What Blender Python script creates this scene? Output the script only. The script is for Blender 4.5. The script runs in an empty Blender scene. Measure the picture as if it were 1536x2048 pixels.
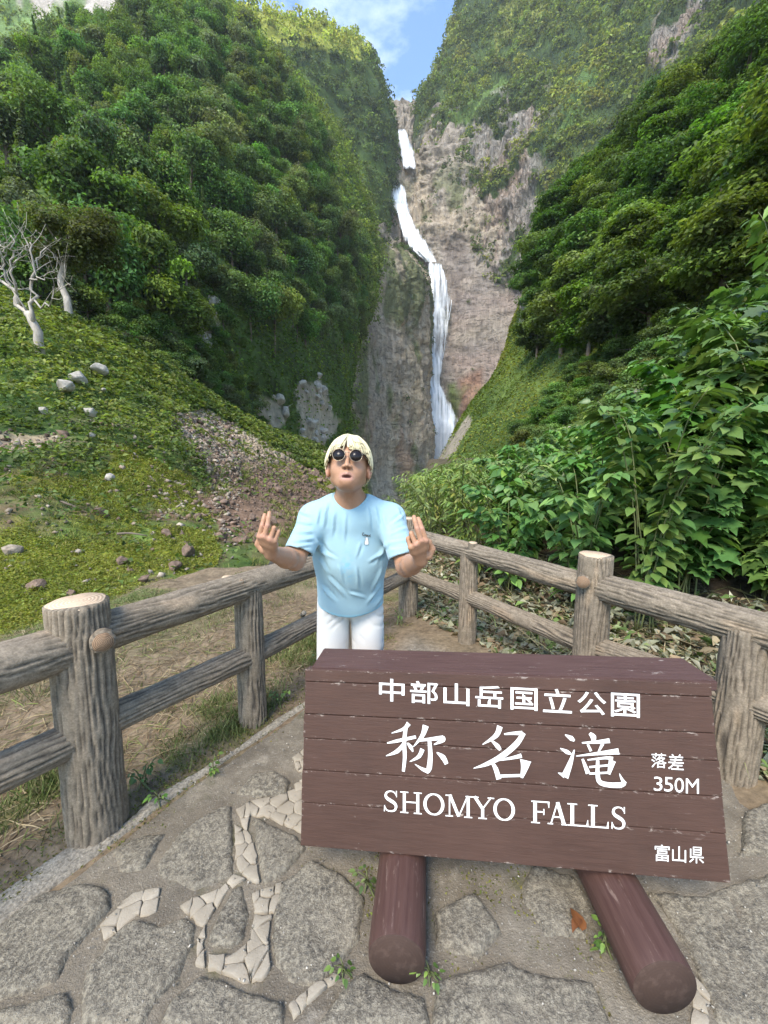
import bpy, bmesh, math, random
import numpy as np
from mathutils import Vector, Matrix, Quaternion
SC = bpy.context.scene
COL = SC.collection
PITCH, CAMH, FPX = math.radians(6.7), 1.5, 768.0
# ------------------------------------------------------------------ camera, sky, sun, exposure
cam_data = bpy.data.cameras.new('camera'); cam = bpy.data.objects.new('camera', cam_data); COL.objects.link(cam)
cam_data.sensor_fit = 'HORIZONTAL'; cam_data.sensor_width = 36.0; cam_data.lens = 18.0
cam_data.clip_start = 0.05; cam_data.clip_end = 6000
cam.location = (0, 0, CAMH); cam.rotation_euler = (math.radians(90) - PITCH, 0, 0)
SC.camera = cam
SUN_EL, SUN_AZ = math.radians(50), math.radians(206)      # azimuth from +Y clockwise: behind and to the left of the camera
sun_dir = Vector((math.sin(SUN_AZ) * math.cos(SUN_EL), math.cos(SUN_AZ) * math.cos(SUN_EL), math.sin(SUN_EL)))
sd = bpy.data.lights.new('sun', 'SUN'); sd.energy = 2.8; sd.angle = math.radians(24); sd.color = (1.0, 0.90, 0.76)
so = bpy.data.objects.new('sun', sd); COL.objects.link(so); so.location = (-60, -60, 300)
so.rotation_euler = sun_dir.to_track_quat('Z', 'Y').to_euler()
W = bpy.data.worlds.new('World'); SC.world = W; W.use_nodes = True
wn, wl = W.node_tree.nodes, W.node_tree.links
wn.clear()
sky = wn.new('ShaderNodeTexSky'); sky.sky_type = 'NISHITA'; sky.sun_disc = False
sky.sun_elevation = SUN_EL; sky.sun_rotation = SUN_AZ; sky.air_density = 1.35; sky.dust_density = 0.0; sky.ozone_density = 5.0
tc = wn.new('ShaderNodeTexCoord'); mp = wn.new('ShaderNodeMapping'); mp.inputs['Scale'].default_value = (2.2, 2.2, 5.0)
mp.inputs['Location'].default_value = (7.7, 1.9, 0.6)
cn = wn.new('ShaderNodeTexNoise'); cn.inputs['Scale'].default_value = 1.6; cn.inputs['Detail'].default_value = 7; cn.inputs['Roughness'].default_value = 0.6
cr_ = wn.new('ShaderNodeMapRange'); cr_.inputs[1].default_value = 0.50; cr_.inputs[2].default_value = 0.85; cr_.inputs[3].default_value = 0.0; cr_.inputs[4].default_value = 0.75
cm = wn.new('ShaderNodeMixRGB'); cm.inputs[2].default_value = (7.0, 7.4, 8.0, 1)
bg = wn.new('ShaderNodeBackground'); bg.inputs[1].default_value = 0.15
wo = wn.new('ShaderNodeOutputWorld')
wl.new(tc.outputs['Generated'], mp.inputs[0]); wl.new(mp.outputs[0], cn.inputs['Vector']); wl.new(cn.outputs[0], cr_.inputs[0])
wl.new(cr_.outputs[0], cm.inputs[0]); wl.new(sky.outputs[0], cm.inputs[1]); wl.new(cm.outputs[0], bg.inputs[0]); wl.new(bg.outputs[0], wo.inputs[0])
SC.view_settings.view_transform = 'Standard'; SC.view_settings.look = 'None'
SC.view_settings.gamma = 1.0; SC.view_settings.use_curve_mapping = False
SC.view_settings.exposure = 1.32
SC.render.engine = 'CYCLES'
SC.cycles.use_denoising = True
SC.cycles.max_bounces = 6; SC.cycles.diffuse_bounces = 3; SC.cycles.glossy_bounces = 2; SC.cycles.transparent_max_bounces = 12
SC.cycles.transmission_bounces = 3; SC.cycles.volume_bounces = 0; SC.cycles.caustics_reflective = False; SC.cycles.caustics_refractive = False
SC.cycles.use_adaptive_sampling = True; SC.cycles.adaptive_threshold = 0.02

# ------------------------------------------------------------------ helpers
rng = np.random.default_rng(7)
CP, SP = math.cos(PITCH), math.sin(PITCH)
def ray(px, py):
    x = (np.asarray(px, float) - 768) / FPX; y = -(np.asarray(py, float) - 1024) / FPX
    return np.stack([x, CP + y * SP, -SP + y * CP], -1)
def atY(px, py, Y):
    d = ray(px, py); return np.array([0, 0, CAMH]) + d * (np.asarray(Y, float) / d[..., 1])[..., None]
def onZ(px, py, z=0.0):
    d = ray(px, py); return np.array([0, 0, CAMH]) + d * ((z - CAMH) / d[..., 2])[..., None]
def proj(P):
    v = np.asarray(P, float) - np.array([0, 0, CAMH])
    dep = v[..., 1] * CP - v[..., 2] * SP; up = v[..., 1] * SP + v[..., 2] * CP
    dep = np.where(dep < 0.05, 0.05, dep)
    return 768 + FPX * v[..., 0] / dep, 1024 - FPX * up / dep
def _hash(i, j, k, s):
    h = (i.astype(np.uint32) * np.uint32(374761393) + j.astype(np.uint32) * np.uint32(668265263)
         + k.astype(np.uint32) * np.uint32(2147483647) + np.uint32((s * 1274126177) & 0xffffffff))
    h = (h ^ (h >> np.uint32(13))) * np.uint32(1274126177)
    h = h ^ (h >> np.uint32(16))
    return (h & np.uint32(0xffffff)).astype(np.float32) / np.float32(0xffffff)
def vnoise(P, s=0):
    P = np.asarray(P, np.float32); f = np.floor(P); t = P - f; t = t * t * (3 - 2 * t)
    i = f.astype(np.int64)
    r = 0
    for a in (0, 1):
        wa = t[..., 0] if a else 1 - t[..., 0]
        for b in (0, 1):
            wb = t[..., 1] if b else 1 - t[..., 1]
            for c in (0, 1):
                wc = t[..., 2] if c else 1 - t[..., 2]
                r = r + wa * wb * wc * _hash(i[..., 0] + a, i[..., 1] + b, i[..., 2] + c, s)
    return r
def fbm(P, sc=1.0, o=4, s=0, rough=0.5, ridged=False):
    P = np.asarray(P, np.float32) * np.asarray(sc, np.float32)
    r = 0; a = 1.0; tot = 0
    for k in range(o):
        n = vnoise(P, s + k * 17)
        if ridged: n = 1 - np.abs(2 * n - 1)
        r = r + a * n; tot += a; a *= rough; P = P * 2.03 + 5.3
    return r / tot
def nrm(v): return v / np.maximum(np.linalg.norm(v, axis=-1, keepdims=True), 1e-9)
def sstep(a, b, x): t = np.clip((x - a) / (b - a), 0, 1); return t * t * (3 - 2 * t)
def inpoly(x, y, poly):
    poly = np.asarray(poly, float); r = np.zeros(np.shape(x), bool)
    for (x0, y0), (x1, y1) in zip(poly, np.roll(poly, -1, 0)):
        c = ((y0 > y) != (y1 > y)) & (x < (x1 - x0) * (y - y0) / (y1 - y0 + 1e-12) + x0); r ^= c
    return r
def polysdf(x, y, poly):
    """positive inside"""
    poly = np.asarray(poly, float); d = np.full(np.shape(x), 1e9)
    for a, b in zip(poly, np.roll(poly, -1, 0)):
        e = b - a; t = np.clip(((x - a[0]) * e[0] + (y - a[1]) * e[1]) / (e @ e + 1e-12), 0, 1)
        d = np.minimum(d, np.hypot(x - a[0] - t * e[0], y - a[1] - t * e[1]))
    return np.where(inpoly(x, y, poly), d, -d)

def mk_mesh(name, V, F, col=None, smooth=False):
    """F: list of int arrays (n,3)/(n,4)"""
    me = bpy.data.meshes.new(name)
    V = np.ascontiguousarray(V, np.float32).reshape(-1, 3)
    if not isinstance(F, (list, tuple)): F = [F]
    F = [np.asarray(f, np.int32) for f in F if len(f)]
    li = np.concatenate([f.ravel() for f in F]); tot = np.concatenate([np.full(len(f), f.shape[1], np.int32) for f in F])
    st = np.concatenate([[0], np.cumsum(tot)[:-1]]).astype(np.int32)
    me.vertices.add(len(V)); me.vertices.foreach_set('co', V.ravel())
    me.loops.add(len(li)); me.loops.foreach_set('vertex_index', li)
    me.polygons.add(len(tot)); me.polygons.foreach_set('loop_start', st); me.polygons.foreach_set('loop_total', tot)
    if smooth: me.polygons.foreach_set('use_smooth', np.ones(len(tot), bool))
    if col is not None:
        a = me.attributes.new('Col', 'FLOAT_COLOR', 'POINT')
        c = np.ones((len(V), 4), np.float32); c[:, :3] = col; a.data.foreach_set('color', c.ravel())
    me.update(calc_edges=True); me.validate()
    return me
def obj(name, me, mat=None, parent=None, loc=None):
    o = bpy.data.objects.new(name, me); COL.objects.link(o)
    if mat is not None and me is not None and not me.materials: me.materials.append(mat)
    if parent is not None: o.parent = parent
    if loc is not None: o.location = loc
    return o
def tag(o, label=None, cat=None, group=None, kind=None):
    if label: o['label'] = label
    if cat: o['category'] = cat
    if group: o['group'] = group
    if kind: o['kind'] = kind
    return o
def empty(name, loc=(0, 0, 0), rz=0.0, sc=None):
    o = bpy.data.objects.new(name, None); COL.objects.link(o); o.location = loc; o.rotation_euler = (0, 0, rz)
    if sc is not None: o.scale = sc if hasattr(sc, '__len__') else (sc, sc, sc)
    return o
def grid_faces(nv, nu):
    i = np.arange(nv * nu).reshape(nv, nu)
    return np.stack([i[:-1, :-1], i[:-1, 1:], i[1:, 1:], i[1:, :-1]], -1).reshape(-1, 4)
def catmull(P, n):
    m = len(P); t = np.linspace(0, m - 1, n); i = np.minimum(t.astype(int), m - 2); u = (t - i)[(...,) + (None,) * (P.ndim - 1)]
    p0 = P[np.maximum(i - 1, 0)]; p1 = P[i]; p2 = P[i + 1]; p3 = P[np.minimum(i + 2, m - 1)]
    return 0.5 * ((2 * p1) + (-p0 + p2) * u + (2 * p0 - 5 * p1 + 4 * p2 - p3) * u ** 2 + (-p0 + 3 * p1 - 3 * p2 + p3) * u ** 3)
def patch(rows, nu, nv):
    c = np.array([[atY(*q) for q in r] for r in rows])
    g = catmull(c, nv); g = np.swapaxes(catmull(np.swapaxes(g, 0, 1), nu), 0, 1)
    return g
def gnormal(g):
    n = nrm(np.cross(np.gradient(g, axis=1), np.gradient(g, axis=0)))
    s = np.sign(np.sum(n * (np.array([0, 0, CAMH]) - g), -1).mean())
    return n * (s if s else 1)
def tube(pts, rads, seg=8, cap=True):
    """swept tube through points, returns V, quads, tris"""
    pts = np.asarray(pts, float); n = len(pts); rads = np.broadcast_to(np.asarray(rads, float), (n,))
    T = nrm(np.gradient(pts, axis=0)); up = np.array([0, 0, 1.0]) if abs(T[0, 2]) < 0.9 else np.array([1.0, 0, 0])
    A = nrm(np.cross(T[0], up)); fr = []
    for k in range(n):
        A = nrm(A - T[k] * (A @ T[k])); fr.append((A, np.cross(T[k], A)))
    th = np.linspace(0, 2 * math.pi, seg, endpoint=False)
    V = np.concatenate([p + r * (np.cos(th)[:, None] * a + np.sin(th)[:, None] * b) for p, r, (a, b) in zip(pts, rads, fr)])
    i = np.arange(n * seg).reshape(n, seg); j = np.roll(i, -1, 1)
    Q = np.stack([i[:-1], j[:-1], j[1:], i[1:]], -1).reshape(-1, 4)
    Tr = np.zeros((0, 3), int)
    if cap:
        V = np.concatenate([V, pts[:1], pts[-1:]]); a, b = n * seg, n * seg + 1
        Tr = np.concatenate([np.stack([j[0], i[0], np.full(seg, a)], -1), np.stack([i[-1], j[-1], np.full(seg, b)], -1)])
    return V, Q, Tr
class MB:
    def __init__(s): s.V = []; s.Q = []; s.T = []; s.C = []; s.n = 0
    def add(s, V, Q=None, T=None, col=None):
        V = np.asarray(V, float).reshape(-1, 3); s.V.append(V)
        if Q is not None and len(Q): s.Q.append(np.asarray(Q) + s.n)
        if T is not None and len(T): s.T.append(np.asarray(T) + s.n)
        s.C.append(np.broadcast_to(np.asarray(col if col is not None else (1, 1, 1), float), V.shape)); s.n += len(V); return s
    def tube(s, pts, rads, seg=8, col=None): V, Q, T = tube(pts, rads, seg); return s.add(V, Q, T, col)
    def box(s, lo, hi, col=None):
        lo = np.array(lo, float); hi = np.array(hi, float)
        V = np.array([[(lo, hi)[i][0], (lo, hi)[j][1], (lo, hi)[k][2]] for i in (0, 1) for j in (0, 1) for k in (0, 1)])
        return s.add(V, np.array([[0, 1, 3, 2], [4, 6, 7, 5], [0, 4, 5, 1], [2, 3, 7, 6], [0, 2, 6, 4], [1, 5, 7, 3]]), None, col)
    def mesh(s, name, smooth=False):
        F = []
        if s.Q: F.append(np.concatenate(s.Q))
        if s.T: F.append(np.concatenate(s.T))
        return mk_mesh(name, np.concatenate(s.V), F, np.concatenate(s.C), smooth)

# ------------------------------------------------------------------ materials
class NT:
    def __init__(s, name):
        s.m = bpy.data.materials.new(name); s.m.use_nodes = True; s.t = s.m.node_tree; s.n = s.t.nodes; s.n.clear()
        s.out = s.n.new('ShaderNodeOutputMaterial')
    def node(s, typ, **kw):
        nd = s.n.new('ShaderNode' + typ)
        for k, v in kw.items():
            if k.startswith('_'): setattr(nd, k[1:], v)
            else:
                key = int(k[1:]) if k[0] == 'i' and k[1:].isdigit() else k.replace('__', ' ')
                inp = nd.inputs[key]
                if isinstance(v, bpy.types.NodeSocket): s.t.links.new(v, inp)
                else: inp.default_value = v
        return nd
    def obj(s): return s.node('TexCoord').outputs['Object']
    def noise(s, vec, scale, detail=4, rough=0.55, dist=0.0):
        return s.node('TexNoise', Vector=vec, Scale=scale, Detail=detail, Roughness=rough, Distortion=dist).outputs['Fac']
    def rng(s, v, a, b, c, d): return s.node('MapRange', i0=v, i1=a, i2=b, i3=c, i4=d).outputs[0]
    def math(s, op, a, b=0.0): return s.node('Math', _operation=op, i0=a, i1=b).outputs[0]
    def mix(s, f, a, b, mode='MIX'):
        return s.node('MixRGB', _blend_type=mode, i0=f, i1=a if not isinstance(a, tuple) else (*a, 1), i2=b if not isinstance(b, tuple) else (*b, 1)).outputs[0]
    def scale(s, vec, sc): return s.node('Mapping', Vector=vec, Scale=sc).outputs[0]
    def bump(s, h, strength=0.4, dist=0.02): return s.node('Bump', Strength=strength, Distance=dist, Height=h).outputs[0]
    def pbr(s, col, rough=0.8, normal=None, spec=0.3, **kw):
        b = s.node('BsdfPrincipled', Roughness=rough, **kw)
        b.inputs['Specular IOR Level'].default_value = spec
        if isinstance(col, tuple): b.inputs['Base Color'].default_value = (*col, 1)
        else: s.t.links.new(col, b.inputs['Base Color'])
        if normal is not None: s.t.links.new(normal, b.inputs['Normal'])
        return b.outputs[0]
    def done(s, sh, vol=None):
        if sh is not None: s.t.links.new(sh, s.out.inputs['Surface'])
        if vol is not None: s.t.links.new(vol, s.out.inputs['Volume'])
        return s.m
    def attr(s, name='Col'): return s.node('Attribute', _attribute_name=name).outputs['Color']
def mat_vcol(name, nscale=8.0, var=0.55, rough=0.9, bump=0.5, bdist=0.02, spec=0.2, detail=6, nscale2=None):
    m = NT(name); o = m.obj(); n = m.noise(o, nscale, detail, 0.65); f = m.rng(n, 0.25, 0.75, 1 - var, 1 + var)
    c = m.mix(1.0, m.attr(), m.node('CombineColor', i0=f, i1=f, i2=f).outputs[0], 'MULTIPLY')
    if nscale2:
        f2 = m.rng(m.noise(o, nscale2, 4, 0.6), 0.3, 0.7, 0.75, 1.25); c = m.mix(1.0, c, m.node('CombineColor', i0=f2, i1=f2, i2=f2).outputs[0], 'MULTIPLY')
    return m.done(m.pbr(c, rough, m.bump(n, bump, bdist), spec))
def mat_leaf(name, rough=0.55, trans=0.3, spec=0.3, var=0.35, hue=0.0):
    """leaf colour from the mesh, varied leaf by leaf and plant by plant"""
    m = NT(name); g = m.node('NewGeometry').outputs['Random Per Island']; r = m.node('ObjectInfo').outputs['Random']
    f = m.math('MULTIPLY', m.rng(g, 0, 1, 1 - var, 1 + var), m.rng(r, 0, 1, 0.78, 1.2))
    c = m.mix(1.0, m.attr(), m.node('CombineColor', i0=f, i1=f, i2=f).outputs[0], 'MULTIPLY')
    h = m.node('HueSaturation', Hue=m.rng(m.math('FRACT', m.math('MULTIPLY', r, 7.31)), 0, 1, 0.478, 0.515), Saturation=m.rng(m.math('FRACT', m.math('MULTIPLY', r, 3.7)), 0, 1, 0.85, 1.08), Color=c).outputs[0]
    p = m.pbr(h, rough, None, spec)
    t = m.node('BsdfTranslucent', Color=m.mix(1.0, h, (1.35, 1.45, 0.6), 'MULTIPLY')).outputs[0]
    return m.done(m.node('MixShader', i0=trans, i1=p, i2=t).outputs[0])
def mat_plain(name, col, rough=0.7, nscale=None, var=0.2, bump=0.0, bdist=0.005, spec=0.3, stretch=None, **kw):
    m = NT(name); o = m.obj()
    if nscale is None: return m.done(m.pbr(col, rough, None, spec, **kw))
    v = m.scale(o, stretch) if stretch else o
    n = m.noise(v, nscale, 6, 0.6); f = m.rng(n, 0.25, 0.75, 1 - var, 1 + var)
    c = m.mix(1.0, m.node('RGB').outputs[0], m.node('CombineColor', i0=f, i1=f, i2=f).outputs[0], 'MULTIPLY')
    [x for x in m.n if x.bl_idname == 'ShaderNodeRGB'][0].outputs[0].default_value = (*col, 1)
    return m.done(m.pbr(c, rough, m.bump(n, bump, bdist) if bump else None, spec, **kw))
def mat_cliff():
    m = NT('fractured cliff rock'); o = m.obj(); v = m.scale(o, (1, 1, .22)); n = m.noise(v, 0.55, 6, .7, .5); b = m.noise(o, 1.1, 5, .7); g = m.noise(o, .05, 3, .6)
    vo = m.node('TexVoronoi', _feature='DISTANCE_TO_EDGE', Vector=m.scale(o, (1, 1, .35)), Scale=.30).outputs['Distance']
    f = m.math('MULTIPLY', m.rng(n, .3, .7, .55, 1.4), m.math('MULTIPLY', m.rng(b, .3, .7, .75, 1.25), m.rng(vo, 0.0, .04, .78, 1.0)))
    c = m.mix(1.0, m.attr(), m.node('CombineColor', i0=f, i1=f, i2=f).outputs[0], 'MULTIPLY')
    return m.done(m.pbr(c, .9, m.bump(m.math('ADD', m.math('ADD', n, m.math('MULTIPLY', b, .5)), m.rng(vo, 0, .06, 0, .6)), 1.0, 2.0), .2))
M_ROCKFACE = mat_cliff()
def mat_wall():
    m = NT('weathered rock wall'); o = m.obj(); v = m.scale(o, (1, 1, .12)); n = m.noise(v, 0.35, 6, .7, .4); b = m.noise(o, .9, 6, .7); d = m.noise(m.node('Mapping', Vector=o, Rotation=(0, .6, 0), Scale=(.25, .5, 1.2)).outputs[0], .22, 5, .6, .8)
    ck = m.rng(m.math('ABSOLUTE', m.math('SUBTRACT', d, .5)), 0.0, .012, .45, 1.0)
    f = m.math('MULTIPLY', m.rng(n, .3, .7, .65, 1.35), m.math('MULTIPLY', m.rng(b, .3, .7, .75, 1.25), ck))
    c = m.mix(1.0, m.attr(), m.node('CombineColor', i0=f, i1=f, i2=f).outputs[0], 'MULTIPLY')
    return m.done(m.pbr(c, .85, m.bump(m.math('ADD', m.math('ADD', n, m.math('MULTIPLY', b, .7)), ck), 1.0, 1.6), .25))
M_WALL = mat_wall()
M_HILL = mat_vcol('hillside soil and scrub', 0.6, 0.5, 0.95, 0.6, 0.3, nscale2=0.08)
M_SLOPE = mat_vcol('slope soil and moss', 3.0, 0.5, 0.95, 0.8, 0.08, nscale2=0.7)
M_SOIL = mat_vcol('trodden soil', 28.0, 0.5, 0.95, 0.7, 0.012, nscale2=5.0)
M_LEAF = mat_leaf('tree foliage', 0.6, 0.40, 0.25)
M_LEAFN = mat_leaf('near glossy foliage', 0.42, 0.25, 0.45, 0.3)
M_LITTER = mat_leaf('wilted leaves and straw', 0.8, 0.15, 0.15, 0.4)
M_STONE = mat_vcol('loose stone', 6.0, 0.4, 0.9, 0.7, 0.03, nscale2=1.3)
M_BARK = mat_plain('tree bark', (0.16, 0.13, 0.10), 0.9, 3.0, 0.5, 0.6, 0.03, stretch=(1, 1, 0.2))
# ------------------------------------------------------------------ scatter / leaf-card helpers
def scatter(g, n, mask=None, r=None):
    """random points on a grid surface; mask(P, px, py) gives a density 0..1"""
    r = r or rng
    a = g[:-1, :-1]; b = g[:-1, 1:]; c = g[1:, 1:]; d = g[1:, :-1]
    ar = 0.5 * (np.linalg.norm(np.cross(b - a, c - a), axis=-1) + np.linalg.norm(np.cross(c - a, d - a), axis=-1))
    w = ar
    if mask is not None:
        m = (a + b + c + d) / 4; px, py = proj(m); w = ar * np.clip(mask(m, px, py), 0, 1)
    p = w.ravel() / w.sum(); k = r.choice(p.size, n, p=p); i, j = np.unravel_index(k, ar.shape)
    u = r.random((n, 1)); v = r.random((n, 1))
    P = (a[i, j] * (1 - u) + b[i, j] * u) * (1 - v) + (d[i, j] * (1 - u) + c[i, j] * u) * v
    N = gnormal(g)[i, j]
    return P, N
def cards(P, N, L, Wd, col, fold=0.25, r=None):
    """folded leaf quads at P facing N"""
    r = r or rng; n = len(P); N = nrm(N)
    t = nrm(np.cross(N, nrm(r.normal(size=(n, 3))))); b = np.cross(N, t)
    L = np.broadcast_to(np.asarray(L, float).reshape(-1, 1), (n, 1)); Wd = np.broadcast_to(np.asarray(Wd, float).reshape(-1, 1), (n, 1))
    V = np.stack([P - t * L / 2, P + b * Wd / 2 + N * fold * Wd, P + t * L / 2 - N * L * 0.1, P - b * Wd / 2 + N * fold * Wd], 1)
    i = np.arange(n * 4).reshape(n, 4)
    T = np.concatenate([i[:, [0, 1, 2]], i[:, [0, 2, 3]]])
    C = np.repeat(np.broadcast_to(np.asarray(col, float), (n, 3)), 4, 0)
    return V.reshape(-1, 3), T, C
def vary(col, n, v=0.25, h=0.12, r=None):
    r = r or rng
    c = np.array(col)[None] * (1 + v * r.uniform(-1, 1, (n, 1))) * (1 + h * r.uniform(-1, 1, (n, 3)))
    return np.clip(c, 0, 1)
def structure(name, g, col, m, flipup=False):
    nv, nu = g.shape[:2]; F = grid_faces(nv, nu)
    n = np.cross(g[0, 1] - g[0, 0], g[1, 0] - g[0, 0])
    fn = np.cross(g[:-1, 1:] - g[:-1, :-1], g[1:, :-1] - g[:-1, :-1]); s = np.sum(fn * (np.array([0, 0, CAMH]) - g[:-1, :-1]), -1).sum()
    if s < 0: F = F[:, ::-1]
    o = obj(name, mk_mesh(name, g.reshape(-1, 3), F, col.reshape(-1, 3), True), m); o['kind'] = 'structure'
    return o
def lerp(a, b, t): return np.asarray(a) * (1 - t[..., None]) + np.asarray(b) * t[..., None]
def jpoly(px, py, P, poly, j=22, f=0.05, s=3):
    jx = (fbm(P, f, 4, s) - .5) * 2 * j; jy = (fbm(P, f, 4, s + 50) - .5) * 2 * j
    return inpoly(px + jx, py + jy, poly)
GREEN_D, GREEN_M, GREEN_L = (0.045, 0.075, 0.020), (0.075, 0.12, 0.028), (0.12, 0.18, 0.04)
ROCK_T, ROCK_G, ROCK_P = (0.30, 0.25, 0.19), (0.26, 0.245, 0.22), (0.27, 0.215, 0.185)

# ------------------------------------------------------------------ valley floor (everything stands in it)
vx = np.linspace(-1500, 1500, 60); vy = np.linspace(-700, 2000, 60); X, Y = np.meshgrid(vx, vy)
g = np.stack([X, Y, -7.0 - 55 * sstep(40, 140, Y) * sstep(900, 600, Y)], -1); g[..., 2] += (fbm(g, 0.02, 3, 5) - .5) * 3 - 0.9 * np.exp(-(X / 12) ** 2 - (Y / 12) ** 2)
structure('valley_floor', g, np.full(g.shape, 0.1) * np.array([1.4, 1.2, .9]), M_HILL)

# ------------------------------------------------------------------ distant ridges
def relief(g, amp, f, s, ridged=True, stretch=(1, 1, 1), o=5):
    n = gnormal(g); d = fbm(g * np.array(stretch), f, o, s, 0.55, ridged)
    return g + n * ((d - d.mean()) * 2 * amp)[..., None]
rows = [[(-500, 420, 300), (0, 330, 300), (200, 260, 300), (400, 200, 320), (560, 150, 350)],
        [(-500, 100, 330), (0, 120, 330), (200, 90, 335), (400, 80, 350), (560, 110, 380)],
        [(-500, -120, 380), (0, -60, 375), (200, -70, 380), (400, -20, 390), (560, 90, 410)],
        [(-500, -330, 450), (0, -280, 440), (200, -200, 440), (400, -40, 440), (560, 100, 440)]]
G_DIST = relief(patch(rows, 120, 90), 9, 0.02, 11)
px, py = proj(G_DIST); k = fbm(G_DIST * np.array([1, 1, .35]), 0.045, 4, 21)
c = lerp(GREEN_M, (0.12, 0.19, 0.06), sstep(.45, .62, fbm(G_DIST, 0.02, 3, 9))); c = lerp(c, (0.36, 0.33, 0.29), sstep(.60, .68, k))
structure('distant_ridge', G_DIST, c, M_HILL)
rows = [[(380, 640, 300), (560, 600, 330), (680, 560, 360), (765, 540, 400), (775, 540, 460)],
        [(380, 300, 320), (560, 310, 350), (690, 300, 385), (778, 285, 425), (786, 282, 480)],
        [(380, 130, 350), (560, 140, 372), (665, 152, 398), (758, 180, 428), (768, 190, 490)],
        [(380, 50, 370), (510, 30, 388), (620, 45, 405), (712, 84, 434), (724, 100, 490)],
        [(380, 90, 440), (510, 75, 450), (620, 85, 455), (705, 115, 475), (716, 125, 500)]]
G_PEAK = relief(patch(rows, 110, 130), 7, 0.022, 31)
px, py = proj(G_PEAK)
c = lerp(GREEN_D, GREEN_M, sstep(.4, .6, fbm(G_PEAK, .03, 4, 8)))
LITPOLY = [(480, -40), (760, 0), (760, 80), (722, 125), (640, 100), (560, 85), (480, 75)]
c = lerp(c, (0.24, 0.27, 0.05), (jpoly(px, py, G_PEAK, LITPOLY, 18, .03) * 1.0))  # sunlight on the crest is put into the ground colour
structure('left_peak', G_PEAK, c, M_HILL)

# ------------------------------------------------------------------ right mountain with its cliffs
rows = [[(900, 570, 480), (912, 570, 440), (950, 570, 415), (1040, 580, 385), (1150, 600, 335), (1300, 620, 270), (1536, 650, 200), (1950, 700, 140)],
        [(872, 400, 500), (885, 400, 455), (940, 400, 430), (1030, 400, 398), (1150, 400, 345), (1300, 400, 285), (1536, 400, 218), (1950, 380, 150)],
        [(826, 262, 510), (832, 255, 478), (900, 240, 458), (1010, 240, 432), (1140, 240, 374), (1300, 240, 314), (1536, 230, 244), (1950, 200, 170)],
        [(880, 150, 530), (888, 135, 496), (960, 120, 482), (1060, 110, 453), (1180, 100, 402), (1320, 90, 347), (1536, 60, 272), (1950, 0, 195)],
        [(925, 20, 550), (935, 0, 520), (1010, -10, 505), (1100, -20, 480), (1220, -30, 432), (1350, -50, 382), (1550, -90, 302), (1950, -190, 220)],
        [(955, -70, 580), (965, -90, 560), (1060, -110, 540), (1150, -130, 520), (1270, -150, 480), (1400, -180, 430), (1590, -240, 350), (1950, -380, 265)]]
g0 = patch(rows, 350, 265); px, py = proj(g0)
CLIFFD = [(868, 250), (935, 215), (1000, 195), (1085, 160), (1110, 230), (1095, 330), (1085, 560), (870, 600), (850, 430), (838, 300)]
CLIFFD2 = [(1285, 150), (1305, 70), (1345, 5), (1425, -40), (1430, 20), (1395, 90), (1372, 150), (1330, 165)]
mk1 = sstep(-25, 25, polysdf(px, py, CLIFFD)); mk2 = sstep(-6, 16, polysdf(px, py, CLIFFD2))
n0 = gnormal(g0); colm = fbm(g0 * np.array([1, 1, .16]), 0.14, 4, 77, .55, True); blk = fbm(g0, 0.09, 4, 78, .5, True)
g0 = g0 + n0 * (((fbm(g0, .018, 5, 41, .55, True) - .5) * 16) + (mk1 + mk2) * ((colm - .5) * 14 + (blk - .5) * 9))[..., None]
G_RIGHT = g0
veg = fbm(g0 * np.array([1, 1, .5]), .05, 5, 91, .6)
rk = np.maximum(mk1, mk2) * sstep(.56, .51, veg + .05 * (blk - .5))
c = lerp(GREEN_D, GREEN_M, sstep(.4, .62, fbm(g0, .03, 4, 18)))
for poly, cc in (([(870, 300), (935, 215), (1000, 150), (1035, 165), (975, 220), (915, 290), (885, 320)], (0.13, 0.21, 0.05)),
                 ([(985, 60), (1010, -20), (1095, -30), (1085, 30), (1035, 75), (1000, 110)], (0.25, 0.28, 0.06)),  # sunlit patch high on the slope, painted as a lighter colour
                 ([(1130, 230), (1180, 130), (1215, 140), (1150, 260), (1090, 330)], (0.11, 0.19, 0.05))):
    c = lerp(c, cc, jpoly(px, py, g0, poly, 14, .04) * 0.9)
rockc = lerp((0.27, 0.25, 0.22), (0.31, 0.245, 0.195), sstep(.45, .65, fbm(g0 * np.array([1, 1, .3]), .05, 4, 66)))
rockc = rockc * (0.62 + 0.75 * fbm(g0 * np.array([1, 1, .2]), .3, 3, 12))[..., None]
c = lerp(c, rockc, rk)
V_RIGHT_ROCK = rk
structure('right_mountain', G_RIGHT, c, M_ROCKFACE)

# ------------------------------------------------------------------ rock wall behind the falls
cx = [730, 785, 812, 838, 880, 940, 1010, 1080, 1180]
YW = {215: [485, 500, 505, 500, 480, 470, 460, 440, 400], 262: [475, 482, 486, 482, 456, 448, 440, 410, 370], 332: [458, 468, 470, 466, 440, 430, 420, 395, 355],
      372: [442, 450, 454, 455, 432, 424, 414, 388, 350], 470: [428, 435, 438, 434, 422, 412, 402, 380, 344], 528: [418, 425, 428, 424, 416, 404, 394, 372, 338],
      640: [412, 417, 420, 415, 411, 398, 388, 364, 332], 780: [407, 411, 413, 410, 406, 394, 383, 358, 327], 930: [402, 405, 406, 403, 399, 388, 377, 352, 322], 1040: [398, 400, 401, 399, 395, 384, 373, 348, 318]}
g0 = patch([[(x, y, d) for x, d in zip(cx, YW[y])] for y in YW], 200, 290)
px, py = proj(g0); n0 = gnormal(g0)
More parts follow.
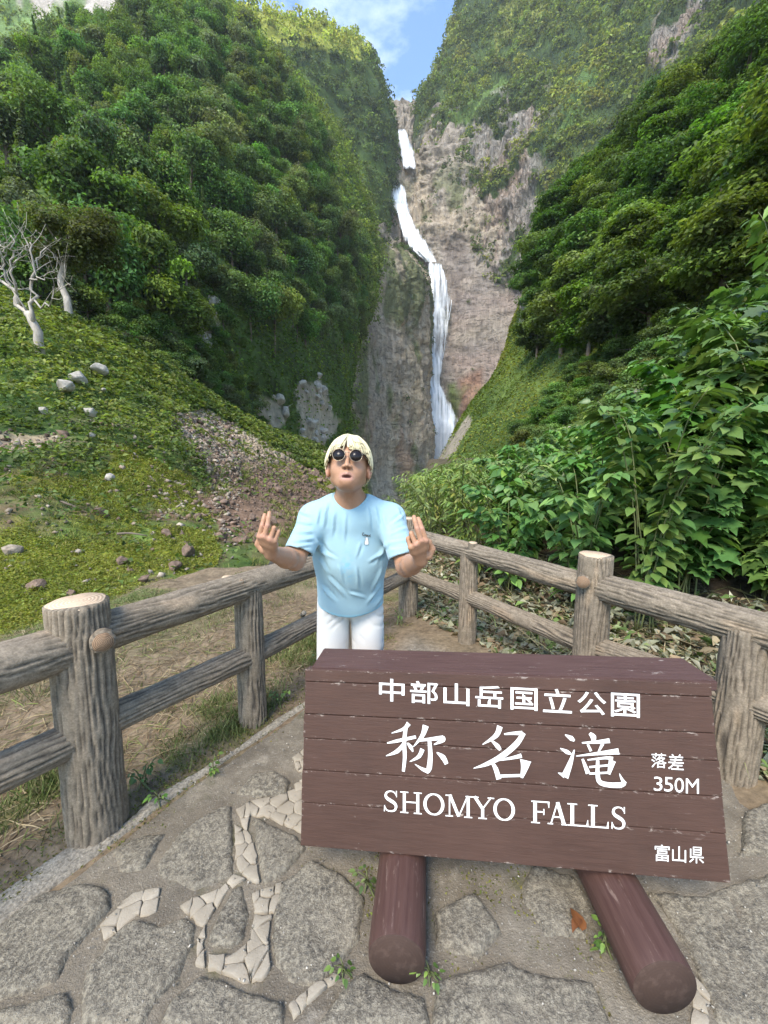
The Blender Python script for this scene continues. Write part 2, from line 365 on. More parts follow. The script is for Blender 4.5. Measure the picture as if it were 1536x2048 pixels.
SLAB = [(888, 500), (930, 478), (1000, 490), (1065, 480), (1062, 560), (1035, 650), (1000, 760), (960, 780), (900, 770), (880, 700), (905, 610)]
slab = sstep(-14, 14, polysdf(px, py, SLAB)); up = sstep(540, 450, py)
blocks = fbm(g0 * np.array([1, 1, .35]), .10, 5, 5, .55, True); strata = fbm(g0 @ np.array([[1, 0, .35], [0, 1, 0], [-.5, 0, .9]]) * np.array([.4, 1, 1.6]), .085, 4, 6, .5, True)
crack = sstep(.80, .92, fbm(g0 @ np.array([[1, 0, .35], [0, 1, 0], [-.35, 0, 1]]) * np.array([.35, .5, 1.3]), .075, 3, 15, .45, True))
d = (1 - slab) * ((blocks - .5) * 15 + (strata - .5) * 7) + slab * ((fbm(g0, .035, 3, 8) - .5) * 6 - crack * 1.6 + (fbm(g0, .2, 3, 88) - .5) * 1.3)
d += up * (fbm(g0, .12, 4, 9, .5, True) - .5) * 5
G_WALL = g0 + n0 * d[..., None]
k = fbm(g0, .03, 4, 23)
c = lerp((0.28, 0.245, 0.195), (0.24, 0.21, 0.175), k)
c = lerp(c, (0.245, 0.195, 0.168), slab * sstep(.3, .7, fbm(g0 * np.array([.6, .6, 1]), .03, 4, 25)) )
c = lerp(c, (0.20, 0.175, 0.155), slab * sstep(.45, .65, fbm(g0, .05, 4, 26)) * .8)
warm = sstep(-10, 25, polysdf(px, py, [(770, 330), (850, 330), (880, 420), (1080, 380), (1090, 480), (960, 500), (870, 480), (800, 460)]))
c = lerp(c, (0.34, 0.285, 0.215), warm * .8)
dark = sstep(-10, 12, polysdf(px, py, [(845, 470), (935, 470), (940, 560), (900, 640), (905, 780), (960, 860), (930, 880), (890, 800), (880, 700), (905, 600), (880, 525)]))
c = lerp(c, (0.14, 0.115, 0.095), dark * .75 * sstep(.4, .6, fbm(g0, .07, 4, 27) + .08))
red = sstep(-8, 10, polysdf(px, py, [(915, 760), (965, 735), (970, 850), (925, 860)])); c = lerp(c, (0.21, 0.115, 0.075), red * .8)
moss = sstep(.56, .63, fbm(g0 * np.array([1, 1, .4]), .05, 4, 28)) * (1 - slab) * sstep(300, 420, py) * (1 - warm * .5)
c = lerp(c, (0.10, 0.12, 0.04), moss * .8)
c = lerp(c, (0.10, 0.13, 0.035), sstep(-6, 8, polysdf(px, py, [(896, 770), (912, 765), (918, 840), (905, 850)])))
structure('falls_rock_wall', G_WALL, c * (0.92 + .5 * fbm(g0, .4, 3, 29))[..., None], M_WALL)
WALL_PX, WALL_PY = proj(G_WALL)

# ------------------------------------------------------------------ cliff left of the falls
rows = []
for y, cols in ((452, [(560, 180), (640, 215), (690, 240), (730, 262), (752, 275), (760, 330), (756, 400)]),
                (500, [(560, 178), (640, 214), (700, 242), (745, 270), (776, 300), (784, 335), (780, 400)]),
                (545, [(560, 176), (640, 212), (710, 240), (772, 275), (828, 318), (838, 350), (834, 400)]),
                (580, [(560, 172), (640, 210), (710, 238), (780, 276), (842, 325), (850, 355), (848, 400)]),
                (680, [(560, 168), (640, 206), (710, 236), (780, 275), (840, 325), (848, 355), (846, 400)]),
                (800, [(560, 160), (640, 200), (710, 232), (780, 272), (842, 322), (851, 352), (850, 400)]),
                (930, [(560, 152), (640, 194), (710, 228), (780, 268), (842, 318), (852, 348), (852, 400)]),
                (1060, [(560, 145), (640, 188), (710, 222), (780, 262), (842, 312), (852, 342), (852, 400)])):
    rows.append([(x, y, d) for x, d in cols])
g0 = patch(rows, 180, 245); px, py = proj(g0); n0 = gnormal(g0)
colm = fbm(g0 * np.array([1, 1, .22]), .11, 4, 51, .55, True); fl = fbm(g0 * np.array([1, 1, .10]), .25, 3, 52)
right = sstep(755, 800, px)
d = (fbm(g0, .03, 4, 53, .5, True) - .5) * 9 + (colm - .5) * (3 + 5 * right) + (fl - .5) * 2.0 + (fbm(g0, .22, 4, 54, .6, True) - .5) * (1.2 + 2.5 * right)
G_LCLIFF = g0 + n0 * d[..., None]
c = lerp((0.26, 0.225, 0.175), (0.35, 0.295, 0.215), sstep(.35, .65, fbm(g0 * np.array([1, 1, .18]), .09, 4, 55)))
c = lerp(c, (0.34, 0.27, 0.175), right * sstep(.45, .6, fbm(g0, .08, 4, 56)) * .8)
c = lerp(c, (0.30, 0.19, 0.12), sstep(780, 900, py) * sstep(.52, .62, fbm(g0 * np.array([1, 1, .12]), .10, 4, 57)) * .7)
c = lerp(c, (0.085, 0.11, 0.035), sstep(.57, .65, fbm(g0 * np.array([1, 1, .3]), .055, 4, 58) + .08 * sstep(600, 480, py)) * .8)
c = lerp(c, (0.40, 0.36, 0.29), sstep(690, 640, px) * sstep(.42, .56, fbm(g0 * np.array([1, 1, .5]), .12, 4, 59)) * .8)
structure('left_cliff', G_LCLIFF, c * (0.85 + .5 * fbm(g0, .5, 3, 60))[..., None], M_WALL)

# ------------------------------------------------------------------ forested left mountain
rows = [[(-420, 860, 33), (0, 800, 36), (180, 800, 39), (330, 850, 46), (450, 900, 60), (560, 950, 84), (640, 990, 120), (690, 1010, 170), (690, 1010, 200)],
        [(-420, 620, 41), (0, 600, 45), (180, 620, 49), (330, 650, 57), (460, 670, 74), (580, 690, 104), (670, 700, 155), (705, 710, 205), (700, 710, 240)],
        [(-420, 400, 52), (0, 440, 56), (180, 450, 62), (330, 470, 72), (470, 480, 92), (600, 500, 130), (700, 530, 188), (758, 560, 250), (752, 570, 300)],
        [(-420, 230, 75), (0, 310, 80), (180, 310, 88), (330, 310, 100), (480, 320, 125), (600, 340, 162), (672, 380, 215), (735, 430, 265), (730, 440, 320)],
        [(-420, 120, 108), (0, 225, 110), (150, 190, 119), (300, 170, 134), (450, 175, 160), (560, 200, 195), (630, 230, 235), (672, 270, 275), (665, 280, 330)],
        [(-420, 60, 145), (0, 195, 148), (110, 130, 156), (250, 100, 172), (370, 45, 198), (450, 48, 222), (505, 85, 250), (545, 125, 280), (540, 140, 330)],
        [(-420, 40, 185), (0, 185, 190), (110, 120, 198), (250, 90, 214), (370, 22, 238), (430, 15, 258), (470, 42, 275), (505, 90, 300), (500, 110, 340)],
        [(-420, 140, 240), (0, 240, 240), (110, 190, 245), (250, 150, 255), (370, 90, 270), (440, 80, 285), (480, 100, 300), (520, 130, 320), (515, 150, 350)]]
g0 = patch(rows, 200, 190); n0 = gnormal(g0)
G_LEFT = g0 + n0 * ((fbm(g0, .025, 5, 61, .5) - .5) * 9 + (fbm(g0, .12, 4, 62, .55, True) - .5) * 3)[..., None]
px, py = proj(G_LEFT)
c = lerp(GREEN_D, GREEN_M, sstep(.4, .62, fbm(g0, .05, 4, 63)))
OUTC = [[(375, 640), (420, 590), (440, 650), (410, 700), (385, 690)], [(425, 720), (445, 700), (440, 740)], [(505, 800), (555, 795), (570, 850), (530, 870)],
        [(590, 770), (640, 760), (680, 850), (640, 900), (600, 880)], [(540, 860), (640, 900), (640, 960), (560, 930)], [(690, 255), (735, 290), (745, 330), (715, 300)]]
LEFT_ROCK = np.zeros(px.shape)
for p in OUTC: LEFT_ROCK = np.maximum(LEFT_ROCK, jpoly(px, py, g0, p, 10, .15, 70) * 1.0)
c = lerp(c, (0.31, 0.27, 0.21), LEFT_ROCK * .9)
structure('left_mountain', G_LEFT, c, M_HILL)

# ------------------------------------------------------------------ slope on the right
rows = [[(835, 985, 80), (856, 960, 64), (960, 985, 40), (1100, 1010, 23), (1300, 1010, 14), (1536, 1000, 10.5), (1950, 990, 8)],
        [(900, 885, 86), (912, 868, 70), (1000, 862, 48), (1120, 855, 31), (1300, 835, 20), (1536, 800, 15), (1950, 760, 11)],
        [(980, 762, 93), (990, 748, 78), (1060, 740, 58), (1160, 722, 43), (1310, 700, 29), (1536, 650, 21), (1950, 590, 15)],
        [(1030, 642, 99), (1040, 628, 85), (1100, 622, 67), (1190, 595, 53), (1320, 550, 41), (1536, 490, 31), (1950, 390, 21)],
        [(1065, 530, 106), (1074, 520, 92), (1130, 505, 76), (1210, 470, 64), (1330, 415, 54), (1536, 330, 43), (1950, 170, 31)],
        [(1090, 440, 114), (1098, 430, 102), (1150, 410, 88), (1230, 370, 77), (1350, 300, 68), (1536, 200, 58), (1950, -20, 43)],
        [(1150, 370, 130), (1160, 360, 120), (1210, 340, 109), (1290, 290, 98), (1400, 220, 90), (1580, 100, 78), (1950, -150, 60)],
        [(1150, 430, 170), (1160, 420, 160), (1210, 400, 150), (1290, 350, 140), (1400, 290, 130), (1580, 180, 115), (1950, -50, 90)]]
g0 = patch(rows, 170, 170); n0 = gnormal(g0)
G_SLOPE_R = g0 + n0 * ((fbm(g0, .08, 5, 81, .55) - .5) * 3.0 * sstep(5, 40, g0[..., 1]))[..., None]
px, py = proj(G_SLOPE_R)
c = lerp((0.06, 0.10, 0.025), (0.11, 0.16, 0.04), sstep(.4, .6, fbm(g0, .15, 4, 82)))
rr = np.zeros(px.shape)
for p in ([(1240, 830), (1290, 760), (1340, 715), (1345, 760), (1310, 800), (1280, 840)], [(1380, 650), (1420, 640), (1425, 690), (1395, 690)], [(1100, 870), (1150, 850), (1190, 880), (1120, 910)],
          [(850, 945), (900, 880), (935, 838), (950, 842), (905, 900), (875, 945)], [(1035, 660), (1040, 600), (1090, 545), (1095, 600), (1060, 660)]):
    rr = np.maximum(rr, jpoly(px, py, g0, p, 12, .2, 83) * 1.0)
SLOPE_R_ROCK = rr
c = lerp(c, (0.27, 0.235, 0.19), rr * .9)
structure('right_slope', G_SLOPE_R, c, M_SLOPE)

# ------------------------------------------------------------------ scree and moss slope on the left
rows = [[(-420, 1400, 3.9), (0, 1330, 4.3), (200, 1270, 5.2), (400, 1190, 7.2), (560, 1110, 11), (660, 1050, 20), (740, 1000, 48)],
        [(-420, 1190, 5.8), (0, 1150, 6.8), (200, 1110, 8.4), (380, 1060, 11), (520, 1015, 16.5), (640, 988, 31), (725, 968, 60)],
        [(-420, 950, 8.8), (0, 925, 11), (200, 912, 13.2), (370, 910, 17.5), (490, 922, 25), (610, 942, 43), (705, 945, 72)],
        [(-420, 760, 13), (0, 760, 16), (180, 770, 18.5), (330, 812, 25), (450, 855, 35), (570, 890, 53), (670, 915, 80)],
        [(-420, 560, 20), (0, 600, 24), (140, 645, 27), (290, 712, 34.5), (420, 795, 46), (535, 858, 63), (630, 890, 88)],
        [(-420, 540, 34), (0, 600, 38), (140, 655, 41), (290, 735, 49), (420, 815, 60), (535, 875, 78), (630, 905, 100)]]
g0 = patch(rows, 240, 220); n0 = gnormal(g0); dd = g0[..., 1]
G_SCREE = g0 + n0 * ((fbm(g0, .25, 5, 101, .55) - .5) * 1.3 * sstep(3, 14, dd) + (fbm(g0, 1.6, 3, 102) - .5) * .22)[..., None]
px, py = proj(G_SCREE)
SCR1 = [(330, 830), (420, 825), (520, 880), (610, 935), (680, 960), (680, 1000), (560, 1070), (440, 1080), (420, 1010), (390, 930)]
MOSSP = [(0, 980), (130, 900), (260, 890), (380, 950), (440, 1060), (430, 1140), (300, 1200), (100, 1260), (-50, 1300), (-50, 1050)]
soil = jpoly(px, py, g0, SCR1, 26, .12, 103) * 1.0; mossm = jpoly(px, py, g0, MOSSP, 40, .3, 104) * 1.0
c = lerp((0.060, 0.105, 0.028), (0.095, 0.15, 0.035), sstep(.4, .6, fbm(g0, .3, 4, 105)))
c = lerp(c, (0.125, 0.105, 0.05), sstep(860, 960, py) * sstep(.35, .6, fbm(g0, .9, 4, 111)))
SCREE_BARE = np.maximum(soil, sstep(.545, .60, fbm(g0 @ np.array([[.8, .3, 0], [-.5, 1, 0], [0, 0, 1]]) * np.array([1, .4, 1]), .45, 4, 106)) * sstep(800, 900, py))
c = lerp(c, lerp((0.16, 0.105, 0.07), (0.33, 0.26, 0.18), sstep(960, 870, py) * sstep(.3, .6, fbm(g0, .5, 4, 107) + .1)), SCREE_BARE)
mo2 = mossm * sstep(.38, .50, fbm(g0, .6, 4, 108)); str2 = sstep(.56, .6, fbm(g0 @ np.array([[.8, .3, 0], [-.5, 1, 0], [0, 0, 1]]) * np.array([1, .3, 1]), .28, 4, 109)) * soil
SCREE_MOSS = np.maximum(mo2, str2)
c = lerp(c, lerp((0.17, 0.20, 0.025), (0.25, 0.27, 0.04), fbm(g0, 2.0, 3, 110)), SCREE_MOSS * .95)
structure('scree_slope', G_SCREE, c, M_SLOPE)

# ------------------------------------------------------------------ near ground around the viewpoint
FENCE_L = np.array([(-2.30, -0.32), (-1.20, 1.45), (-0.78, 2.13), (-0.29, 2.93), (0.25, 3.80)])
FENCE_R = np.array([(0.25, 3.80), (0.70, 3.09), (1.25, 2.22), (1.60, 1.62), (2.20, 0.60)])
def ground_z(X, Y):
    X = np.asarray(X, float); Y = np.asarray(Y, float)
    dl = -((X + 1.20) * 0.85 - (Y - 1.45) * 0.527)            # metres beyond the left fence line
    dr = (X - 0.25) * 0.845 + (Y - 3.80) * 0.535              # metres beyond the right fence line
    lim = 2.0 + np.clip((Y - 1.5) * 0.33, -1.0, 3.0)
    z = -2.2 * sstep(0, 3.0, dl - lim) - 0.35 * sstep(2.2, 6.0, dl - lim)
    bank = sstep(.03, .12, X / np.maximum(Y, 1.0))
    z = z - 2.8 * sstep(5.6, 8.5, Y) * (1 - bank)
    z = z + 0.16 * sstep(-1.0, .6, dr) * sstep(4.2, 1.5, Y) + 0.26 * np.clip(dr - 0.9, 0, 7) * sstep(0.9, 2.2, dr) * bank
    P = np.stack([X, Y, np.zeros_like(X)], -1)
    off = sstep(0.05, .5, np.maximum(dl, dr))
    return z + (fbm(P, 1.1, 4, 121) - .5) * (.02 + .22 * off) + (fbm(P, 9, 3, 122) - .5) * (.008 + .03 * off)
vx = np.concatenate([np.linspace(-9, -4, 40, False), np.linspace(-4, 5, 190, False), np.linspace(5, 12, 60)])
vy = np.concatenate([np.linspace(-4, .3, 40, False), np.linspace(.3, 6, 140, False), np.linspace(6, 16, 70)])
X, Y = np.meshgrid(vx, vy); g0 = np.stack([X, Y, ground_z(X, Y)], -1)
G_NEAR = g0; P0 = np.stack([X, Y, 0 * X], -1)
dl = -((X + 1.20) * 0.85 - (Y - 1.45) * 0.527); dr = (X - 0.25) * 0.845 + (Y - 3.80) * 0.535
n1 = fbm(P0, 1.7, 5, 123, .6)
c = lerp((0.145, 0.102, 0.068), (0.215, 0.17, 0.108), n1)                                     # brown trodden soil
c = lerp(c, (0.21, 0.19, 0.155), sstep(-.15, -.45, np.maximum(dl, dr)) * .75)                # sandy concrete of the path bed
c = lerp(c, (0.085, 0.10, 0.03), sstep(.50, .62, fbm(P0, 2.3, 4, 124)) * sstep(-.25, .05, dl) * sstep(1.0, .2, dl) * .9)
c = lerp(c, (0.095, 0.125, 0.035), sstep(.47, .56, fbm(P0, 1.1, 4, 125)) * sstep(1.2, 2.4, dl) * .85)
c = lerp(c, (0.075, 0.058, 0.038), sstep(.6, 1.5, dr) * .9)
structure('ground', g0, c, M_SOIL)
# ------------------------------------------------------------------ waterfall: three leaps down the wall
wf = empty('waterfall', tuple(atY(850, 930, 395))); tag(wf, kind='structure')
m = NT('falling water'); o_ = m.obj()
st = m.noise(m.scale(o_, (1.0, 0.3, 0.045)), 0.34, 5, 0.65); st2 = m.noise(m.scale(o_, (1, .4, .30)), 0.22, 5, 0.65)
al = m.math('ADD', m.math('ADD', m.math('MULTIPLY', st, 1.1), m.math('MULTIPLY', st2, .5)), m.node('SeparateColor', i0=m.attr()).outputs[0])
al = m.rng(al, 0.70, 1.06, 0.0, 1.0)
wsh = m.pbr(m.mix(m.rng(st, .38, .60, 0, 1), (0.50, 0.55, 0.60), (0.88, 0.90, 0.92)), 0.7, m.bump(st, 0.8, 0.8), 0.2)
M_WATER = m.done(m.node('MixShader', i0=al, i1=m.node('BsdfTransparent').outputs[0], i2=wsh).outputs[0])
def wall_Y(x, y, r=7):
    q = (np.abs(WALL_PX - x) < r) & (np.abs(WALL_PY - y) < r)
    return G_WALL[..., 1][q].min() if q.any() else 410.0
TIERS = [('upper_leap', [(258, 797, 808), (275, 799, 813), (292, 801, 819), (312, 805, 826), (330, 807, 829), (340, 806, 832)], 0.30),
         ('middle_leap', [(366, 778, 800), (372, 779, 806), (395, 784, 812), (430, 798, 818), (455, 804, 828), (480, 813, 846), (500, 828, 858), (516, 846, 864), (526, 854, 872)], 0.28),
         ('main_leap', [(522, 855, 880), (540, 857, 888), (565, 855, 895), (600, 847, 904), (650, 845, 900), (700, 850, 890), (740, 853, 881), (768, 857, 876), (785, 855, 886), (810, 850, 903), (840, 848, 916), (860, 848, 922), (890, 849, 908), (930, 850, 884), (960, 850, 872)], 0.10)]
for nm, kp, bias in TIERS:
    kp = np.array(kp, float); ys = np.arange(kp[0, 0], kp[-1, 0], 2.0)
    l = np.interp(ys, kp[:, 0], kp[:, 1]); r_ = np.interp(ys, kp[:, 0], kp[:, 2])
    Yc = np.array([wall_Y((a + b) / 2, y) for a, b, y in zip(l, r_, ys)]); Yc = np.minimum(np.convolve(np.pad(Yc, 6, 'edge'), np.ones(13) / 13, 'valid'), Yc + 1) - 4.0
    u = np.linspace(0, 1, 29); U, YS = np.meshgrid(u, ys)
    PX = (l - 5)[:, None] * (1 - U) + (r_ + 6)[:, None] * U + (fbm(np.stack([U * 6, YS * .05, 0 * U], -1), 1, 3, 3) - .5) * 5
    Yd = Yc[:, None] - 3.0 * np.sin(U * math.pi) + (fbm(np.stack([U * 14, YS * .03, 0 * U], -1), 1, 3, 4) - .5) * 3
    V = atY(PX, YS, Yd)
    ed = np.minimum(U, 1 - U); b = bias + .10 - .55 * sstep(.26, 0, ed) - .4 * sstep(kp[0, 0] + 8, kp[0, 0], YS) - (.5 * sstep(kp[-1, 0] - 12, kp[-1, 0], YS) if nm != 'middle_leap' else 0)
    if nm == 'main_leap':
        b = b - .10 * sstep(.5, .75, U) * sstep(530, 560, YS) * sstep(700, 640, YS) + .22 * sstep(690, 745, YS) * sstep(800, 770, YS) + .12 * sstep(.55, .3, U) + .12 * sstep(790, 830, YS) - .06 * sstep(900, 940, YS)
    C = np.stack([b, b * 0, b * 0], -1)
    o = obj(nm, mk_mesh(nm, V.reshape(-1, 3), grid_faces(*U.shape), C.reshape(-1, 3), True), M_WATER, wf); o.matrix_parent_inverse = Matrix.Translation(wf.location).inverted()
# thin side strands over the slab
mb = MB()
for (x0, y0, x1, y1, w) in ((893, 560, 882, 700, .35), (903, 600, 884, 720, .3), (886, 540, 899, 640, .3), (846, 600, 852, 700, .35), (872, 535, 880, 640, .4)):
    t = np.linspace(0, 1, 14); xs = x0 + (x1 - x0) * t + np.sin(t * 9) * 1.2; yy = y0 + (y1 - y0) * t
    mb.tube(np.array([atY(a, b, wall_Y(a, b, 5) - 1.0) for a, b in zip(xs, yy)]), w, 5, (1, 0, 0))
o = obj('side_strands', mb.mesh('side_strands', True), M_WATER, wf); o.matrix_parent_inverse = Matrix.Translation(wf.location).inverted()

# ------------------------------------------------------------------ far woods (one mass each)
def far_wood(name, g, n, mask, size, kcards, csize, col, label, lit=None):
    P, N = scatter(g, n, mask); s = size * rng.uniform(.6, 1.35, n)
    nl = 5; lump = nrm(rng.normal(size=(n, nl, 3))) * np.array([.62, .62, .4]) + np.array([0, 0, .35]); lr = rng.uniform(.34, .55, (n, nl)); w = rng.integers(0, nl, (n, kcards)); ii = np.arange(n)[:, None]
    d = nrm(rng.normal(size=(n, kcards, 3))); d[..., 2] = np.where(rng.random((n, kcards)) < .7, np.abs(d[..., 2]), d[..., 2])
    off = lump[ii, w] + d * lr[ii, w][..., None] * rng.uniform(.7, 1, (n, kcards, 1))
    pos = P[:, None] + off * (s[:, None, None] * .62)
    nn = d * .9 + np.array([0, 0, .35]) + rng.normal(size=d.shape) * .25
    lcol = rng.uniform(.75, 1.3, (n, nl))[ii, w].reshape(-1, 1)
    base = np.array(col) if lit is None else lit(P)
    cc = np.broadcast_to(base, (n, 3)) * rng.uniform(.6, 1.35, (n, 1)) * (1 + .10 * rng.uniform(-1, 1, (n, 3)))
    cc = np.repeat(cc, kcards, 0) * rng.uniform(.85, 1.15, (n * kcards, 1)) * lcol
    L = np.repeat(s / size, kcards) * csize * rng.uniform(.6, 1.3, n * kcards)
    V, T, C = cards(pos.reshape(-1, 3), nn.reshape(-1, 3), L, L * .7, cc)
    o = obj(name, mk_mesh(name, V, T, C), M_LEAF); tag(o, label, 'wood', kind='stuff'); return o
def rockmask(g, R):
    from_px = R
    def f(P, px, py): return 1 - from_px[:-1, :-1] * .93
    return f
vis = lambda P, px, py: ((px > -300) & (px < 1750) & (py > -120)) * 1.0
far_wood('hillside_wood', G_RIGHT, 2900, lambda P, px, py: vis(P, px, py) * (1 - V_RIGHT_ROCK[:-1, :-1] * .96) * (.25 + .75 * sstep(.36, .5, fbm(P, .03, 4, 18))) * (1 - .85 * inpoly(px, py, [(870, 300), (935, 215), (1000, 150), (1035, 165), (975, 220), (915, 290), (885, 320)])) * (py < 720), 11.5, 38, 2.35,
         None, 'green wood and scrub clinging to the steep mountain right of the waterfall', lambda P: lerp(lerp((0.075, 0.115, 0.032), (0.12, 0.165, 0.04), sstep(.38, .6, fbm(P, .02, 4, 311))), (0.19, 0.23, 0.06), sstep(.56, .66, fbm(P * np.array([1, 1, .5]), .035, 4, 312))))
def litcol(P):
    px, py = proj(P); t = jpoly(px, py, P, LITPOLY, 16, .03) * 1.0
    return lerp((0.080, 0.125, 0.035), (0.30, 0.34, 0.07), t)  # crest trees carry the sunlight as a yellow green tint
far_wood('peak_wood', G_PEAK, 1500, vis, 11.0, 40, 2.2, None, 'wood on the steep peak left of the waterfall, crest coloured yellow green as if sunlit', litcol)
far_wood('ridge_wood', G_DIST, 900, lambda P, px, py: vis(P, px, py) * sstep(.62, .5, fbm(P * np.array([1, 1, .35]), .045, 4, 21)), 9.0, 36, 1.9, (0.11, 0.16, 0.05), 'pale hazy wood on the distant ridge behind the forest')
far_wood('upper_forest', G_LEFT, 900, lambda P, px, py: vis(P, px, py) * (P[..., 1] > 190) * (px < 790), 10.0, 46, 1.3, (0.115, 0.175, 0.042), 'dense forest high on the left mountainside where the trees merge')
far_wood('cliff_scrub', G_LCLIFF, 260, lambda P, px, py: sstep(640, 500, py) * sstep(.45, .6, fbm(P, .05, 3, 58)) + .12 * sstep(.56, .6, fbm(P, .05, 3, 58)), 5.0, 30, 1.2, (0.07, 0.115, 0.032), 'scrub hanging on the cliff left of the falls')
far_wood('wall_scrub', G_WALL, 330, lambda P, px, py: sstep(520, 440, py) * sstep(.52, .6, fbm(P * np.array([1, 1, .4]), .05, 4, 28)) * (px > 845) + .02 * (px > 900), 5.0, 26, 1.3, (0.085, 0.13, 0.035), 'scrub on ledges of the rock wall beside the falls')

# ------------------------------------------------------------------ tree builders
def crown_mesh(name, seed, R, H, z0, nb, nc, cs, flat, col, bl=(.34, .55), top=.5, up=.45, layered=False):
    r = np.random.default_rng(seed)
    B = []
    for k in range(nb):
        for _ in range(40):
            q = r.uniform(-1, 1, 3)
            if (q ** 2).sum() < 1: break
        if layered: q = np.array([q[0], q[1], -1 + 2 * (k + .5) / nb]); sh = math.sqrt(max(.15, 1 - (q[2] * .9) ** 2)); q[:2] *= sh
        B.append([q[0] * R * .72, q[1] * R * .72, z0 + H / 2 + q[2] * H / 2 * .8])
    B = np.array(B); rb = r.uniform(bl[0], bl[1], nb) * R
    pr = rb ** 2; k = r.choice(nb, nc, p=pr / pr.sum())
    d = nrm(r.normal(size=(nc, 3))); d[:, 2] = np.where(r.random(nc) < top, np.abs(d[:, 2]), d[:, 2])
    rad = r.uniform(.55, 1.06, (nc, 1))
    P = B[k] + d * rad * rb[k][:, None] * np.array([1, 1, flat]); P += r.normal(size=(nc, 3)) * cs * .4
    N = d * np.array([.8, .8, .8]) + np.array([0, 0, up]) + r.normal(size=(nc, 3)) * .35
    C = vary(col, nb, .28, .10, r)[k] * r.uniform(.75, 1.25, (nc, 1)) * (.85 + .3 * (rad - .55))
    L = cs * r.uniform(.6, 1.3, nc)
    V, T, Cc = cards(P, N, L, L * .62, C, .25, r)
    return mk_mesh(name, V, T, Cc), B
def trunk_mesh(name, seed, h, r0, B, bend=.35, nl=6):
    r = np.random.default_rng(seed + 999); mb = MB()
    t = np.linspace(0, 1, 9); ax = np.stack([np.sin(t * 3 + r.uniform(0, 6)) * bend * t, np.cos(t * 2.4 + r.uniform(0, 6)) * bend * t, t * h], -1)
    ax[0, 2] = -1.2
    mb.tube(ax, r0 * (1.25 - t * .95), 8, (1, 1, 1))
    for b in B[r.permutation(len(B))[:nl]]:
        i = int(np.clip(np.searchsorted(ax[:, 2], b[2] - 1.2), 3, 7)); a = ax[i]; mid = (a + b) / 2 + np.array([0, 0, -.25]) + r.normal(size=3) * .15
        mb.tube(catmull(np.array([a, mid, b]), 6), r0 * np.linspace(.45, .10, 6), 6, (1, 1, 1))
    return mb.mesh(name, True)
def copy_tree(protos, loc, rz, s, name, label, cat, group, tilt=0.0):
    e = empty(name, loc, rz, s); e.rotation_euler = (tilt * math.cos(rz), tilt * math.sin(rz), rz)
    tag(e, label, cat, group)
    for p in protos:
        c = bpy.data.objects.new(p[0], p[1]); COL.objects.link(c); c.parent = e
    return e
def proto_tree(i, kind):
    col = {'round': (0.098, 0.180, 0.042), 'grey': (0.135, 0.195, 0.080), 'olive': (0.140, 0.190, 0.042), 'bright': (0.135, 0.24, 0.048)}.get(kind, (0.05, .1, .03))
    s = 1000 + i * 13
    if kind == 'conifer':
        r = np.random.default_rng(s); P = []; N = []; nc = 2200; z = r.random(nc) ** 1.3; a = r.uniform(0, 6.283, nc); rr = (1 - z) * 2.1 * r.uniform(.35, 1, nc) * (.8 + .2 * np.sin(z * 50))
        P = np.stack([np.cos(a) * rr, np.sin(a) * rr, 1.0 + z * 10 - rr * .25], -1); N = np.stack([np.cos(a) * .7, np.sin(a) * .7, np.full(nc, .6)], -1) + r.normal(size=(nc, 3)) * .3
        L = .5 * r.uniform(.6, 1.3, nc); V, T, C = cards(P, N, L, L * .5, vary((.08, .13, .04), nc, .25, .08, r), .2, r)
        cm_, B = mk_mesh('crown', V, T, C), np.array([[0, 0, 10.0]])
        tm = trunk_mesh('trunk', s, 10.5, .2, B, .05, 0)
    elif kind == 'layer':
        r = np.random.default_rng(s)
        cm_, B = crown_mesh('crown', s, r.uniform(3.3, 4.2), r.uniform(6, 7.5), 1.4, 13, 9000, .33, r.uniform(.18, .34), [(0.100, 0.170, 0.034), (0.130, 0.205, 0.038), (0.082, 0.145, 0.034)][i % 3], (.36, .60), .75, .85, True)
        tm = trunk_mesh('trunk', s, 7.0, .17, B, .5, 10)
    else:
        r = np.random.default_rng(s)
        cm_, B = crown_mesh('crown', s, r.uniform(3.6, 4.6), r.uniform(5.2, 6.8), 1.8, r.integers(11, 17), 4300, .42, r.uniform(.6, .85), col, (.30, .50), .55, .4)
        tm = trunk_mesh('trunk', s, 6.2, .19, B, .35, 7)
    cm_.materials.append(M_LEAF); tm.materials.append(M_BARK)
    return [('trunk', tm), ('crown', cm_)]
def left_zone(p):
    x, y = proj(p + np.array([0, 0, 4.0])); x, y = float(x), float(y)
    if x < 260 and 380 < y < 640: return 'behind the bleached dead tree'
    if x < 260 and y >= 200: return 'low on the left mountain beyond the dead tree'
    if x > 600 and y > 420: return 'on the edge above the cliff beside the falls'
    if x > 560: return 'on the shoulder of the left mountain facing the falls'
    if y > 520: return 'at the foot of the forest above the scree'
    if y < 160: return 'near the crest of the left mountain'
    return 'in the middle of the forest on the left mountain' if x > 400 else 'in the forest up the slope above the dead tree'
KIND_ADJ = {'round': 'green rounded broadleaf tree', 'grey': 'grey green broadleaf tree', 'olive': 'olive toned broadleaf tree', 'bright': 'fresh light green broadleaf tree', 'conifer': 'slender pointed conifer'}
KIND_LABEL = {'round': 'dark green rounded broadleaf tree in the forest on the steep left mountainside',
              'grey': 'grey green broadleaf tree among darker ones on the left mountainside',
              'olive': 'olive toned broadleaf tree in the forest on the left mountainside',
              'bright': 'fresh light green broadleaf tree among darker ones on the left mountainside',
              'conifer': 'slender pointed conifer standing among broadleaf trees on the left mountainside'}
